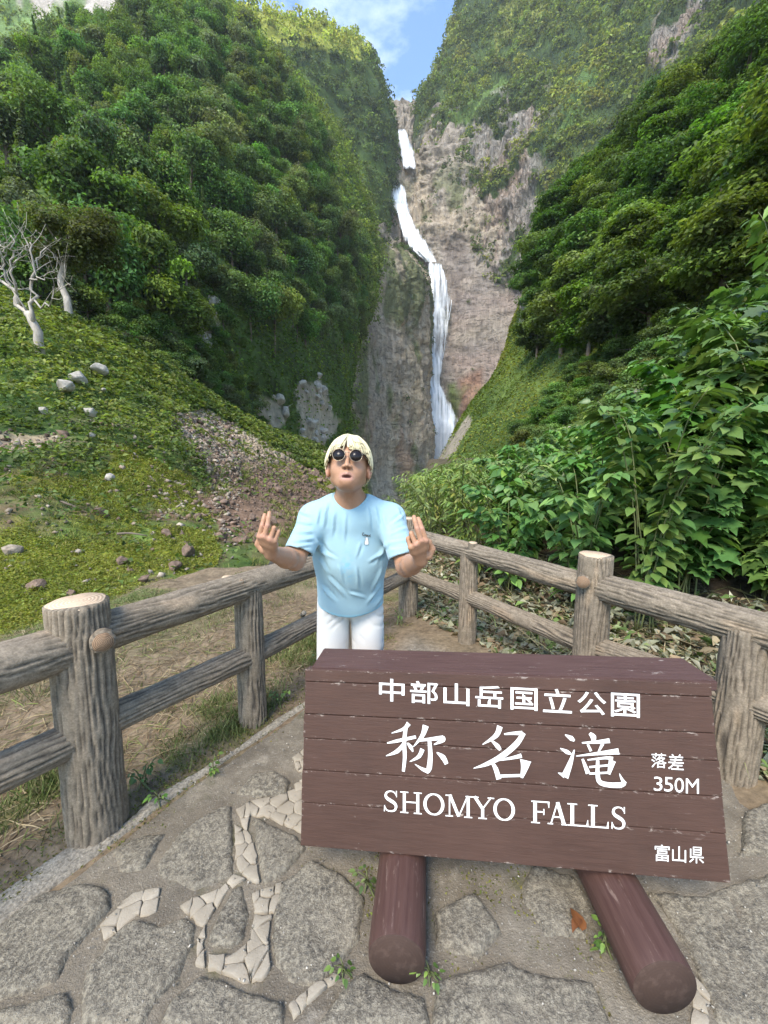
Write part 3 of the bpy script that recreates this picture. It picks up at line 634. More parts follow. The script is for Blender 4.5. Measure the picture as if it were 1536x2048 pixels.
PROTO = {'round': [proto_tree(i, 'round') for i in range(4)], 'grey': [proto_tree(i + 10, 'grey') for i in range(2)], 'olive': [proto_tree(i + 20, 'olive') for i in range(2)],
         'bright': [proto_tree(30, 'bright')], 'conifer': [proto_tree(40, 'conifer')], 'layer': [proto_tree(50 + i, 'layer') for i in range(6)]}
def place_trees(g, nmax, mask, spacing, R, yfar, seed):
    r = np.random.default_rng(seed); P, N = scatter(g, 9000, mask, r); px, py = proj(P + np.array([0, 0, 4.0]))
    acc = []; ax = []
    for i in np.argsort(P[:, 1] + r.random(len(P)) * 40):
        if P[i, 1] > yfar: continue
        w = FPX * R / P[i, 1] * spacing
        if ax and (np.hypot(np.array(ax)[:, 0] - px[i], (np.array(ax)[:, 1] - py[i]) * 1.25) < np.minimum(w, np.array(ax)[:, 2])).any(): continue
        ax.append((px[i], py[i], w)); acc.append(P[i])
        if len(acc) >= nmax: break
    return np.array(acc)
TP = place_trees(G_LEFT, 299, lambda P, px, py: ((px > -230) & (px < 800) & (py > -60) & (py < 700)) * (1 - LEFT_ROCK[:-1, :-1]) * 1.0, 1.22, 4.2, 215, 5)
rs = np.random.default_rng(55)
for p in TP:
    k = rs.choice(['round', 'grey', 'olive', 'bright', 'conifer'], p=[.56, .19, .14, .05, .06])
    pr = PROTO[k][rs.integers(len(PROTO[k]))]
    sz = rs.uniform(.9, 1.55); az = rs.uniform(.85, 1.2)
    copy_tree(pr, tuple(p - np.array([0, 0, .5])), rs.uniform(0, 6.28), np.array([sz, sz * rs.uniform(.85, 1.15), sz * az]) * (1.0 if p[1] < 150 else 1.15), 'forest_tree' if k != 'conifer' else 'conifer_tree', ('large ' if sz > 1.3 else 'small ' if sz < 1.08 else '') + KIND_ADJ[k] + ' ' + left_zone(p), 'tree', 'forest trees on the left mountainside', rs.uniform(0, .12))
print('left trees', len(TP))
TR = place_trees(G_SLOPE_R, 90, lambda P, px, py: ((px > 1040) & (px < 1640) & (py > 120) & (py < 720)) * (inpoly(px, py, [(1060, 640), (1080, 330), (1150, 250), (1700, 0), (1700, 560), (1420, 640), (1300, 700), (1150, 760), (1060, 740)])) * 1.0, .80, 4.0, 125, 6)
for p in TR:
    pr = PROTO['layer'][rs.integers(6)]
    sz = rs.uniform(.9, 1.45); x_, y_ = [float(q) for q in proj(p + np.array([0, 0, 4.0]))]
    zn = 'on the slope edge by the rock wall' if x_ < 1160 else 'at the lower edge of the right slope' if y_ > 470 else 'high on the right slope' if y_ < 260 else 'in the thick of the right slope'
    copy_tree(pr, tuple(p - np.array([0, 0, .5])), rs.uniform(0, 6.28), sz, 'slope_tree', ('large ' if sz > 1.25 else 'small ' if sz < 1.05 else '') + 'tree with layered leaf sprays ' + zn, 'tree', 'layered trees on the right slope', rs.uniform(0, .15))
print('right trees', len(TR))

BU = place_trees(G_LEFT, 110, lambda P, px, py: ((px > 150) & (px < 720) & (py > 560) & (py < 900)) * (1 - LEFT_ROCK[:-1, :-1] * .9) * 1.0, .85, 2.0, 230, 9)
for p in BU:
    k = rs.choice(['round', 'olive', 'bright', 'grey']); sz = rs.uniform(.34, .62); e = empty('bush', tuple(p - np.array([0, 0, 1.0])), rs.uniform(0, 6.28), (sz * 1.15, sz * 1.15, sz)); x_, y_ = [float(q) for q in proj(p)]
    tag(e, ('large ' if sz > .5 else 'small ') + {'round': 'green', 'olive': 'olive', 'bright': 'light green', 'grey': 'grey green'}[k] + ' bush ' + ('above the scree below the forest' if x_ < 480 else 'among pale rocks beside the left cliff' if y_ > 700 else 'at the forest edge above the left cliff'), 'bush', 'bushes at the foot of the forest')
    for nm, me in PROTO[k][rs.integers(len(PROTO[k]))]:
        q = bpy.data.objects.new(nm, me); COL.objects.link(q); q.parent = e
BU = place_trees(G_SLOPE_R, 75, lambda P, px, py: ((px > 930) & (px < 1560) & (py > 600) & (py < 950)) * (1 - SLOPE_R_ROCK[:-1, :-1] * .9) * 1.0, .9, 1.3, 95, 19)
for p in BU:
    k = rs.choice(['round', 'olive', 'bright']); sz = rs.uniform(.16, .34) * (1 if p[1] < 50 else 1.3); e = empty('bush', tuple(p - np.array([0, 0, .6])), rs.uniform(0, 6.28), (sz * 1.25, sz * 1.25, sz)); x_, y_ = [float(q) for q in proj(p)]
    tag(e, ('large ' if sz > .27 else 'small ') + {'round': 'green', 'olive': 'olive', 'bright': 'light green'}[k] + ' bush ' + ('on the grassy slope right of the falls' if x_ < 1130 else 'on the slope above the bank of shrubs'), 'bush', 'bushes on the right slope')
    for nm, me in PROTO[k][rs.integers(len(PROTO[k]))]:
        q = bpy.data.objects.new(nm, me); COL.objects.link(q); q.parent = e
# ------------------------------------------------------------------ undergrowth masses
def growth(name, g, n, mask, L, col, label, lift=.3, up=.9, m=None, cat='undergrowth', w=.65, spread=.5):
    P, N = scatter(g, n, mask); dd = P[:, 1]
    bump_ = fbm(P, 1.1 / max(lift, .2), 3, 200); P = P + N * (lift * (bump_ * 1.6 - .3) * rng.uniform(.4, 1.1, n))[:, None]
    NN = N * .5 + np.array([0, 0, up]) + rng.normal(size=(n, 3)) * spread
    l = (L(dd) if callable(L) else L) * rng.uniform(.55, 1.35, n)
    cc = np.broadcast_to(np.asarray(col(P) if callable(col) else col), (n, 3)) * rng.uniform(.65, 1.35, (n, 1)) * (1 + .12 * rng.uniform(-1, 1, (n, 3)))
    V, T, C = cards(P, NN, l, l * w, cc); o = obj(name, mk_mesh(name, V, T, C), m or M_LEAF); tag(o, label, cat, kind='stuff'); return o
growth('forest_undergrowth', G_LEFT, 80000, lambda P, px, py: ((px > -300) & (px < 800) & (py > -40) & (py < 960)) * (1 - LEFT_ROCK[:-1, :-1] * .9) * np.clip(90 / P[..., 1], .2, 2) * .5, lambda d: .34 + d * .0050,
       lambda P: lerp((0.10, 0.16, 0.036), (0.17, 0.235, 0.048), sstep(.45, .6, fbm(P, .07, 4, 301))), 'leafy shrubs and climbers between the trees of the left mountainside', 1.2)
growth('slope_undergrowth', G_SLOPE_R, 52000, lambda P, px, py: ((px > 840) & (px < 1640) & (py > 250) & (py < 1010)) * (1 - SLOPE_R_ROCK[:-1, :-1] * .95) * np.clip(40 / P[..., 1], .25, 3) * .33, lambda d: .12 + d * .0042,
       lambda P: lerp((0.095, 0.145, 0.030), (0.18, 0.215, 0.045), sstep(.40, .62, fbm(P, .12, 4, 302))), 'low shrubs and grass covering the slope right of the falls', .6)
SHRUBZ = lambda P, px, py: (1 - SCREE_BARE[:-1, :-1] * .95) * (1 - SCREE_MOSS[:-1, :-1] * .90) * ((px > -420) & (py < 1300)) * np.clip(16 / P[..., 1], .3, 2) * .5 * (.12 + .88 * sstep(1060, 900, py + 60 * (fbm(P, .4, 3, 305) - .5) * 2))
growth('slope_shrubs', G_SCREE, 82000, SHRUBZ, lambda d: .07 + d * .0085, lambda P: lerp((0.080, 0.125, 0.028), (0.15, 0.195, 0.04), sstep(.4, .6, fbm(P, .35, 4, 303))),
       'dense low green shrubs covering the upper slope on the left', .8, .7)
growth('slope_moss', G_SCREE, 66000, lambda P, px, py: SCREE_MOSS[:-1, :-1] * np.clip(9 / P[..., 1], .15, 2) * .5 * ((px > -420) & (py < 1340)), lambda d: .026 + d * .0030,
       lambda P: lerp((0.17, 0.205, 0.025), (0.29, 0.29, 0.045), fbm(P, 1.3, 3, 304)), 'yellow green moss cushions spreading over the lower slope', .14, .7, None, 'moss')

# ------------------------------------------------------------------ stones on the scree
def rock_mesh(name, seed, n=17, flat=.7, col=(.3, .27, .23)):
    r = np.random.default_rng(seed); bm = bmesh.new()
    for q in nrm(r.normal(size=(n, 3))) * r.uniform(.75, 1.0, (n, 1)) * np.array([1, r.uniform(.65, .95), flat]) * .5: bm.verts.new(q)
    bmesh.ops.convex_hull(bm, input=bm.verts); bmesh.ops.delete(bm, geom=[v for v in bm.verts if not v.link_faces], context='VERTS')
    bmesh.ops.bevel(bm, geom=list(bm.edges), offset=.03, segments=1, affect='EDGES')
    me = bpy.data.meshes.new(name); bm.to_mesh(me); bm.free()
    a = me.attributes.new('Col', 'FLOAT_COLOR', 'POINT'); a.data.foreach_set('color', np.tile(np.array([*col, 1], np.float32), len(me.vertices)))
    me.materials.append(M_STONE); return me
ROCKS_PALE = [rock_mesh('boulder', 900 + i, 22, .75, (.38, .35, .30)) for i in range(4)]
ROCKS_TAN = [rock_mesh('stone', 920 + i, 16, .7, (.30, .25, .19)) for i in range(4)]
ROCKS_BRN = [rock_mesh('stone', 940 + i, 15, .75, (.19, .135, .10)) for i in range(4)]
_spx, _spy = proj(G_SCREE)
def on_scree(x, y):
    d = (_spx - x) ** 2 + (_spy - y) ** 2 + 1e4 * (np.arange(G_SCREE.shape[0])[:, None] > 185); i = np.unravel_index(d.argmin(), d.shape); return G_SCREE[i]
def put_rock(me, p, w, name, label, group, r, sink=.15, cat='rock'):
    o = obj(name, me); o.location = tuple(p + np.array([0, 0, w * (.5 - sink) * .6])); o.scale = (w, w * r.uniform(.8, 1.1), w * r.uniform(.75, 1.15)); o.rotation_euler = (r.uniform(-.4, .4), r.uniform(-.4, .4), r.uniform(0, 6.3))
    tag(o, label, cat, group); return o
r8 = np.random.default_rng(8)
for (x, y, w) in ((138, 797, 34), (167, 781, 34), (207, 762, 34), (192, 845, 22), (212, 798, 12), (194, 888, 14), (230, 978, 20), (100, 840, 16), (154, 835, 12)):
    p = on_scree(x, y); put_rock(ROCKS_PALE[r8.integers(4)], p + np.array([0, -.2, .25]), w / FPX * p[1] * 1.3, 'pale_boulder', 'pale grey boulder poking out of the green shrubs below the dead tree', 'pale boulders in the shrubs', r8, .1)
for (x, y, w) in ((205, 1035, 40), (375, 1110, 44), (75, 1180, 44), (290, 1165, 30), (140, 1195, 30), (395, 1040, 26), (335, 1075, 30), (30, 1110, 40), (245, 1130, 30), (480, 1085, 34), (440, 1080, 30), (350, 1140, 34), (520, 1085, 40), (545, 1050, 34), (505, 1040, 26)):
    p = on_scree(x, y); put_rock((ROCKS_BRN + ROCKS_BRN + ROCKS_TAN)[r8.integers(9)], p + np.array([0, 0, .0]), w / FPX * p[1] * 1.2, 'mossy_stone', 'brown weathered stone half sunk in the moss at the foot of the slope', 'stones in the moss', r8, .2)
for g_, R_, nn_, lb, gp in ((G_LEFT, LEFT_ROCK, 46, 'pale weathered rock outcrop at the wooded foot of the left mountain', 'outcrops at the foot of the mountain'), (G_SLOPE_R, SLOPE_R_ROCK, 40, 'pale rock breaking through the shrubs of the right slope', 'rocks of the right slope')):
    P, N = scatter(g_, nn_, lambda P, px, py: R_[:-1, :-1] * np.clip(60 / P[..., 1], .1, 1) ** 2 * (py < 960) * (py > 480) * ((px > 1080) | (px < 760)), r8)
    for p in P: put_rock((ROCKS_PALE if gp[0] == 'o' else ROCKS_PALE + ROCKS_TAN)[r8.integers(4)], p, r8.uniform(14, 40) / FPX * p[1], 'rock_outcrop', lb, gp, r8, .35)
P, N = scatter(G_SCREE, 6000, lambda P, px, py: (SCREE_BARE[:-1, :-1] * inpoly(px, py, SCR1) * np.clip(20 / P[..., 1], .2, 1)), r8); px_, py_ = proj(P)
cnt = 0
for i in range(len(P)):
    w = r8.uniform(10, 24) ** 1.0
    if cnt < 130 and i % 4 == 0 and py_[i] > 830:
        cnt += 1; top = py_[i] < 930
        put_rock((ROCKS_TAN if top else (ROCKS_BRN + ROCKS_TAN[:1]))[r8.integers(4)], P[i], w / FPX * P[i, 1] * (.8 if top else 1.1), 'scree_stone', 'tan angular stone lying in the pale upper scree' if top else 'brown angular stone lying in the lower scree', 'stones of the scree', r8, .2)
def pebbles(name, P, size, col, label, seed):
    r = np.random.default_rng(seed); n = len(P)
    base = np.array([[1, 0, 0], [-1, 0, 0], [0, 1, 0], [0, -1, 0], [0, 0, 1], [0, 0, -1]], float) * .5
    tri = np.array([[0, 2, 4], [2, 1, 4], [1, 3, 4], [3, 0, 4], [2, 0, 5], [1, 2, 5], [3, 1, 5], [0, 3, 5]])
    V = base[None] * r.uniform(.6, 1.25, (n, 6, 1)) + r.normal(size=(n, 6, 3)) * .09
    a = r.uniform(0, 6.28, n); ca, sa = np.cos(a), np.sin(a); z = V[..., 2] * .65; x = V[..., 0] * ca[:, None] - V[..., 1] * sa[:, None]; y = V[..., 0] * sa[:, None] + V[..., 1] * ca[:, None]
    tx = r.normal(size=(n, 1)) * .5; x, z = x * np.cos(tx) - z * np.sin(tx), x * np.sin(tx) + z * np.cos(tx)
    V = np.stack([x, y, z], -1) * np.broadcast_to(size, (n,))[:, None, None] + P[:, None]
    T = (tri[None] + (np.arange(n) * 6)[:, None, None]).reshape(-1, 3)
    C = np.repeat(np.broadcast_to(col, (n, 3)) * r.uniform(.6, 1.4, (n, 1)), 6, 0)
    o = obj(name, mk_mesh(name, V.reshape(-1, 3), T, C), M_STONE); tag(o, label, 'stones', kind='stuff'); return o
cc = lerp((.16, .115, .085), (.40, .33, .24), sstep(960, 870, py_))
pebbles('scree_rubble', P, (r8.uniform(3, 10, len(P)) / FPX * P[:, 1]), cc, 'rubble and small stones of the scree', 81)
P, N = scatter(G_SCREE, 3200, lambda P, px, py: (SCREE_BARE[:-1, :-1] * .8 + .2) * np.clip(9 / P[..., 1], .1, 1) * (py > 840) * (py < 1290) * (px > -30) * (px < 480), r8)
pebbles('slope_stones', P + np.array([0, 0, .03]), np.abs(r8.normal(size=len(P)) * 7 + 5).clip(2.5, 22) / FPX * P[:, 1], np.array([(.24, .19, .145), (.33, .28, .22), (.17, .12, .09)])[r8.integers(0, 3, len(P))], 'small stones lying between the moss cushions', 82)
tw = MB()
for x, y, l, a_ in ((235, 1078, 55, .1), (440, 1000, 60, 1.0), (380, 930, 45, 1.1), (300, 960, 40, .9), (480, 1065, 40, 1.0), (120, 1010, 50, .5), (330, 1190, 60, .3)):
    p = on_scree(x, y) + np.array([0, 0, .12]); L_ = l / FPX * p[1]; q = np.array([p, p + np.array([math.cos(a_) * L_ * .5, 0, -math.sin(a_) * L_ * .5 + .05]), p + np.array([math.cos(a_) * L_, .1, -math.sin(a_) * L_])])
    o = obj('fallen_branch', MB().tube(catmull(q, 7), np.linspace(.035, .012, 7) * p[1] / 9, 6).mesh('fallen_branch', True), M_BARK); tag(o, 'fallen grey branch lying on the mossy slope', 'branch', 'fallen branches on the slope')

# ------------------------------------------------------------------ bleached dead tree and its living neighbour
M_DEAD = mat_plain('bleached dead wood', (0.36, 0.325, 0.275), 0.85, 5.0, .55, .5, .02, stretch=(1, 1, .25))
dt = empty('dead_tree', tuple(on_scree(80, 712))); tag(dt, 'bare bleached dead tree with twisting white branches on the shrub slope', 'tree')
DY = float(dt.location.y)
def limb(pts, r0, r1, n=14, wob=.10, sd=0):
    r = np.random.default_rng(sd); q = np.array([atY(x, y, DY + d) for x, y, d in pts]); c = catmull(q, n)
    c[1:-1] += r.normal(size=(n - 2, 3)) * wob; return c, np.linspace(r0, r1, n)
tr = MB(); br = MB()
c, rr_ = limb([(82, 715, 0), (72, 655, 0), (60, 625, 0)], .20, .16, 8, .03); tr.tube(c, rr_, 9)
LIMBS = [([(62, 640, 0), (42, 612, .3), (20, 575, .6), (-15, 548, .8)], .20, .10), ([(20, 575, .6), (8, 540, .4), (12, 505, .2), (28, 470, 0)], .09, .03), ([(42, 612, .3), (30, 570, -.3), (22, 530, -.5), (30, 500, -.6), (20, 470, -.6)], .10, .03),
         ([(66, 650, 0), (66, 600, -.2), (62, 560, -.3), (66, 520, -.3), (60, 485, -.2)], .15, .05), ([(66, 600, 0), (85, 612, -.5), (105, 600, -.9), (112, 575, -1), (142, 570, -1.2)], .08, .02), ([(62, 560, -.3), (85, 555, -.5), (105, 540, -.7), (118, 545, -.8)], .06, .015),
         ([(64, 530, -.3), (80, 505, -.1), (95, 495, .2), (110, 520, .4)], .05, .012), ([(8, 540, .4), (-10, 520, .5), (-20, 490, .5)], .05, .02), ([(62, 500, -.2), (48, 480, 0), (50, 455, .1)], .04, .012), ([(112, 575, -1), (125, 555, -1.1), (135, 545, -1.1)], .03, .01),
         ([(12, 505, .2), (0, 480, .3), (2, 455, .3)], .04, .012), ([(25, 530, -.5), (40, 510, -.6), (44, 488, -.6)], .04, .012)]
for i, (pts, a, b) in enumerate(LIMBS):
    c, rr_ = limb(pts, a * .62, b * .5, 14, .07, i); br.tube(c, rr_, 6)
    r = np.random.default_rng(i + 70)
    for j in (3, 5, 6, 8, 9, 11, 12):
        d = nrm(c[min(j + 1, 13)] - c[j - 1] + r.normal(size=3) * .6 + np.array([0, 0, .3])); L_ = r.uniform(.5, 1.1); q = np.array([c[j], c[j] + d * L_ * .5 + r.normal(size=3) * .06, c[j] + d * L_ + np.array([0, 0, .12])]); br.tube(catmull(q, 6), np.linspace(rr_[j] * .5, .006, 6), 5)
for nm, b in (('trunk', tr), ('branches', br)):
    o = obj(nm, b.mesh(nm, True), M_DEAD, dt); o.matrix_parent_inverse = Matrix.Translation(dt.location).inverted()
b0 = on_scree(133, 640) + np.array([0, 1.0, -.2]); e = empty('pale_trunk_tree', tuple(b0)); tag(e, 'olive crowned tree with a bent pale trunk beside the bleached dead tree', 'tree')
DY = b0[1]; c, rr_ = limb([(140, 645, 0), (134, 600, 0), (122, 560, .2), (128, 520, .2), (120, 470, .3)], .26, .12, 12, .02); t_ = MB(); t_.tube(c, rr_, 8)
top = c[-1]
for k in range(7):
    q = top + np.array([math.cos(k * 2.4) * 1.8, math.sin(k * 2.4) * 1.8, r8.uniform(.2, 1.8)]); t_.tube(catmull(np.array([c[7 + k % 4], (c[8] + q) / 2 + np.array([0, 0, .3]), q]), 6), np.linspace(.08, .03, 6), 6)
o = obj('trunk', t_.mesh('trunk', True), M_DEAD, e); o.matrix_parent_inverse = Matrix.Translation(e.location).inverted()
cm_, B = crown_mesh('crown', 4242, 3.4, 5.0, 0, 17, 9000, .24, .55, (0.115, 0.145, 0.030), (.30, .48), .55, .45); cm_.materials.append(M_LEAF)
o = obj('crown', cm_, None, e); o.location = tuple(top - b0 + np.array([1.0, .3, -2.6]))
# ------------------------------------------------------------------ path: bed, kerb, paving stones, broken mortar
def wpoly(pts, z=0.0): return onZ(np.array(pts, float)[:, 0], np.array(pts, float)[:, 1], z)[:, :2]
def c8(pts): return [(x / 1.92, 1500 + y / 1.92) for x, y in pts]
def slab(poly, res, h, bev, fn, base=lambda X, Y: ground_z(X, Y), marg=.02):
    """surface patch over a ground polygon whose rim dips under the ground"""
    poly = np.asarray(poly); lo = poly.min(0) - marg; hi = poly.max(0) + marg
    xs = np.arange(lo[0], hi[0] + res, res); ys = np.arange(lo[1], hi[1] + res, res); X, Y = np.meshgrid(xs, ys)
    P = np.stack([X, Y, 0 * X], -1); sdf = polysdf(X, Y, poly) + (fbm(P, 14, 3, 401) - .5) * min(bev * 1.2, .03)
    Z = base(X, Y) - .018 + (h + .018) * sstep(-.006, bev, sdf) + fn(P) * sstep(0, bev * 1.5, sdf)
    F = grid_faces(*X.shape); keep = (sdf > -marg * .6).ravel()[F].any(1); F = F[keep]
    used = np.unique(F); mp_ = np.full(X.size, -1); mp_[used] = np.arange(len(used))
    return np.stack([X, Y, Z], -1).reshape(-1, 3)[used], mp_[F], P.reshape(-1, 3)[used], sdf.ravel()[used]
m = NT('sandy path concrete'); o_ = m.obj(); n1 = m.noise(o_, 5, 6, .65); n2 = m.noise(o_, 60, 5, .7); n3 = m.noise(o_, 170, 3, .6)
c_ = m.mix(m.rng(n1, .35, .65, 0, 1), (0.135, 0.115, 0.088), (0.235, 0.205, 0.158)); c_ = m.mix(m.rng(n2, .45, .7, 0, .75), c_, (0.13, 0.115, 0.09)); c_ = m.mix(m.rng(n3, .62, .72, 0, .8), c_, (0.46, 0.43, 0.37)); n4 = m.noise(o_, 2.6, 6, .7); c_ = m.mix(m.rng(n4, .56, .66, 0, .7), c_, (0.085, 0.085, 0.04)); c_ = m.mix(m.rng(n4, .42, .34, 0, .5), c_, (0.40, 0.36, 0.29))
M_BED = m.done(m.pbr(c_, .92, m.bump(m.math('ADD', n2, n3), .7, .008), .2))
m = NT('speckled paving stone'); o_ = m.obj(); n1 = m.noise(o_, 9, 6, .65); n2 = m.noise(o_, 75, 5, .75); n3 = m.noise(o_, 210, 3, .6)
c_ = m.mix(m.rng(n1, .35, .65, 0, 1), (0.120, 0.106, 0.084), (0.205, 0.18, 0.138)); c_ = m.mix(m.rng(n2, .46, .60, 0, .85), c_, (0.33, 0.295, 0.225)); c_ = m.mix(m.rng(n2, .42, .34, 0, .7), c_, (0.045, 0.045, 0.045)); c_ = m.mix(m.rng(n3, .60, .70, 0, .7), c_, (0.42, 0.39, 0.31))
M_PAVE = m.done(m.pbr(c_, .85, m.bump(m.math('ADD', m.math('MULTIPLY', n2, 1.4), n3), .8, .008), .25))
m = NT('pale mortar'); o_ = m.obj(); n1 = m.noise(o_, 12, 5, .6); n2 = m.noise(o_, 190, 4, .7)
c_ = m.mix(m.rng(n1, .3, .7, 0, 1), (0.27, 0.235, 0.18), (0.38, 0.335, 0.265)); c_ = m.mix(m.rng(n2, .52, .66, 0, .6), c_, (0.30, 0.26, 0.20))
M_MORTAR = m.done(m.pbr(c_, .93, m.bump(n2, .6, .004), .15))
KERB_OUT = [(-420, 2070), (0, 1786), (156, 1682), (250, 1645), (323, 1584), (448, 1514), (560, 1432), (640, 1385)]
KERB_IN = [(640, 1394), (560, 1450), (385, 1568), (312, 1622), (234, 1684), (130, 1762), (0, 1862), (-420, 2150)]
bedpoly = np.concatenate([wpoly(KERB_IN), wpoly([(-420, 2150)]) + np.array([[.2, -1.6]]), [[2.2, -1.0]], [[1.75, 1.1]], wpoly([(1480, 1640), (1400, 1480), (1050, 1390), (800, 1360), (700, 1345)])])
V, F, P0, sdf = slab(bedpoly, .016, .008, .03, lambda P: (fbm(P, 6, 4, 411) - .5) * .014 + (fbm(P, 34, 4, 412, .6) - .5) * .012)
path = obj('path', mk_mesh('path', V, F, None, True), M_BED); path['kind'] = 'structure'
V, F, P0, sdf = slab(wpoly(KERB_OUT + KERB_IN), .010, .013, .012, lambda P: (fbm(P, 9, 4, 413) - .5) * .022 + (fbm(P, 50, 4, 414, .6) - .5) * .014)
M_KERB = mat_plain('weathered kerb concrete', (0.275, 0.245, 0.195), .93, 90, .6, .9, .008, .15)
obj('kerb', mk_mesh('kerb', V, F, None, True), M_KERB, path)
STONES = [c8(p) for p in (
    [(890, 225), (905, 500), (740, 545), (600, 505), (585, 460), (680, 340), (790, 260), (850, 225)],
    [(965, 270), (1010, 275), (1150, 340), (1180, 390), (1110, 480), (1000, 540), (985, 420)],
    [(1080, 530), (1200, 435), (1310, 490), (1400, 580), (1390, 740), (1310, 830), (1230, 930), (1110, 900), (1060, 830), (1030, 740), (1050, 640)],
    [(885, 548), (940, 522), (965, 640), (950, 740), (890, 790), (800, 770), (788, 740), (830, 640)],
    [(520, 665), (620, 675), (710, 650), (755, 690), (740, 760), (690, 900), (610, 980), (560, 1090), (290, 1090), (330, 860), (430, 740)],
    [(780, 862), (850, 882), (960, 942), (1090, 985), (1080, 1120), (580, 1120), (650, 975), (720, 912)],
    [(1320, 905), (1400, 845), (1480, 900), (1640, 950), (1660, 1120), (1180, 1120)],
    [(-80, 760), (160, 570), (330, 515), (430, 565), (435, 620), (370, 690), (275, 800), (230, 900), (100, 950), (-80, 1000)],
    [(960, 110), (1060, 90), (1120, 130), (1100, 190), (1000, 195), (900, 180)],
    [(420, 400), (560, 330), (640, 330), (560, 480), (460, 490)],
    [(-60, 1010), (110, 975), (260, 930), (300, 1000), (260, 1120), (-60, 1120)])]
STONES += [[(1060, 1730), (1150, 1750), (1190, 1830), (1170, 1880), (1090, 1880), (1040, 1800)], [(860, 1830), (950, 1790), (1010, 1870), (960, 1930), (870, 1905)],
           [(870, 1960), (1010, 1930), (1180, 1970), (1230, 2080), (860, 2080)], [(1290, 1790), (1400, 1800), (1560, 1760), (1620, 1900), (1560, 2060), (1430, 2050), (1370, 1900)], [(1480, 1660), (1580, 1650), (1620, 1740), (1470, 1745)]]
for k, p in enumerate(STONES):
    q = wpoly(p); q = q.mean(0) + (q - q.mean(0)) * 1.045; V, F, P0, sdf = slab(q, .010, .028 if k not in (11, 14) else .020, .022, lambda P: (fbm(P + k * 3, 7, 4, 420 + k) - .5) * .036 + (fbm(P, 38, 4, 430, .6) - .5) * .016)
    obj('paving_stone', mk_mesh('paving_stone', V, F, None, True), M_PAVE, path)
def clip(poly, a, b):
    """keep the side of poly nearer to a than to b"""
    mid = (a + b) / 2; n = a - b; out = []
    for p, q in zip(poly, np.roll(poly, -1, 0)):
        dp, dq = (p - mid) @ n, (q - mid) @ n
        if dp >= 0: out.append(p)
        if dp * dq < 0: out.append(p + (q - p) * dp / (dp - dq))
    return np.array(out)
MORTAR = [c8(p) for p in ([(905, 240), (960, 210), (1045, 195), (1160, 140), (1170, 330), (1150, 325), (1010, 262), (960, 262), (945, 330)],
    [(900, 300), (945, 320), (965, 340), (985, 430), (1000, 525), (960, 515), (915, 480), (905, 420)],
    [(690, 620), (740, 580), (850, 545), (900, 490), (945, 512), (880, 545), (830, 620), (785, 690), (755, 680), (735, 650)], [(790, 690), (785, 760), (790, 850), (750, 845), (760, 740)],
    [(970, 560), (1080, 520), (1092, 550), (1050, 640), (975, 640)], [(975, 650), (1045, 650), (1028, 740), (1040, 850), (1000, 900), (935, 905), (800, 855), (800, 805), (890, 805), (955, 750)],
    [(1310, 885), (1190, 985), (1130, 1060), (1100, 1010), (1170, 945), (1290, 872)], [(1125, 40), (1170, 0), (1170, 95), (1140, 90)], [(1130, 140), (1175, 120), (1170, 200), (1140, 195)],
    [(380, 690), (470, 600), (520, 560), (620, 540), (600, 640), (520, 655), (440, 720), (400, 740)])] + [[(1390, 1960), (1420, 2000), (1415, 2060), (1380, 2060)]]
rm = np.random.default_rng(31)
for z in MORTAR:
    q = wpoly(z); lo, hi = q.min(0), q.max(0); pts = []
    for _ in range(400):
        s = rm.uniform(lo, hi)
        if inpoly(s[0], s[1], q) and all(np.hypot(*(s - t)) > rm.uniform(.030, .085) for t in pts): pts.append(s)
        if len(pts) > 20: break
    for a in pts:
        c = q.copy()
        for b in pts:
            if b is not a and len(c) > 2: c = clip(c, a, b)
        if len(c) < 3: continue
        ce = c.mean(0); c = ce + (c - ce) * rm.uniform(.93, .985)
        if len(c) < 3 or np.ptp(c, 0).max() < .012: continue
        c = np.stack([c, (c + np.roll(c, -1, 0)) / 2], 1).reshape(-1, 2); c = c + rm.normal(size=c.shape) * .0022
        n = len(c); z0 = float(ground_z(ce[0], ce[1])); zt = z0 + .017 + rm.uniform(-.002, .004); tl = rm.normal(size=2) * .03
        top = np.column_stack([c, zt + (c - ce) @ tl]); inn = np.column_stack([ce + (c - ce) * .86, zt + .0012 + ((c - ce) * .86) @ tl]); bot = np.column_stack([c, np.full(n, z0 - .01)])
        V = np.concatenate([bot, top, inn, [[*ce, zt + .0015]]]); i = np.arange(n); j = (i + 1) % n
        Q = np.concatenate([np.stack([i, j, j + n, i + n], -1), np.stack([i + n, j + n, j + 2 * n, i + 2 * n], -1)]); T = np.stack([i + 2 * n, j + 2 * n, np.full(n, 3 * n)], -1)
        obj('mortar_piece', mk_mesh('mortar_piece', V, [Q, T]), M_MORTAR, path)

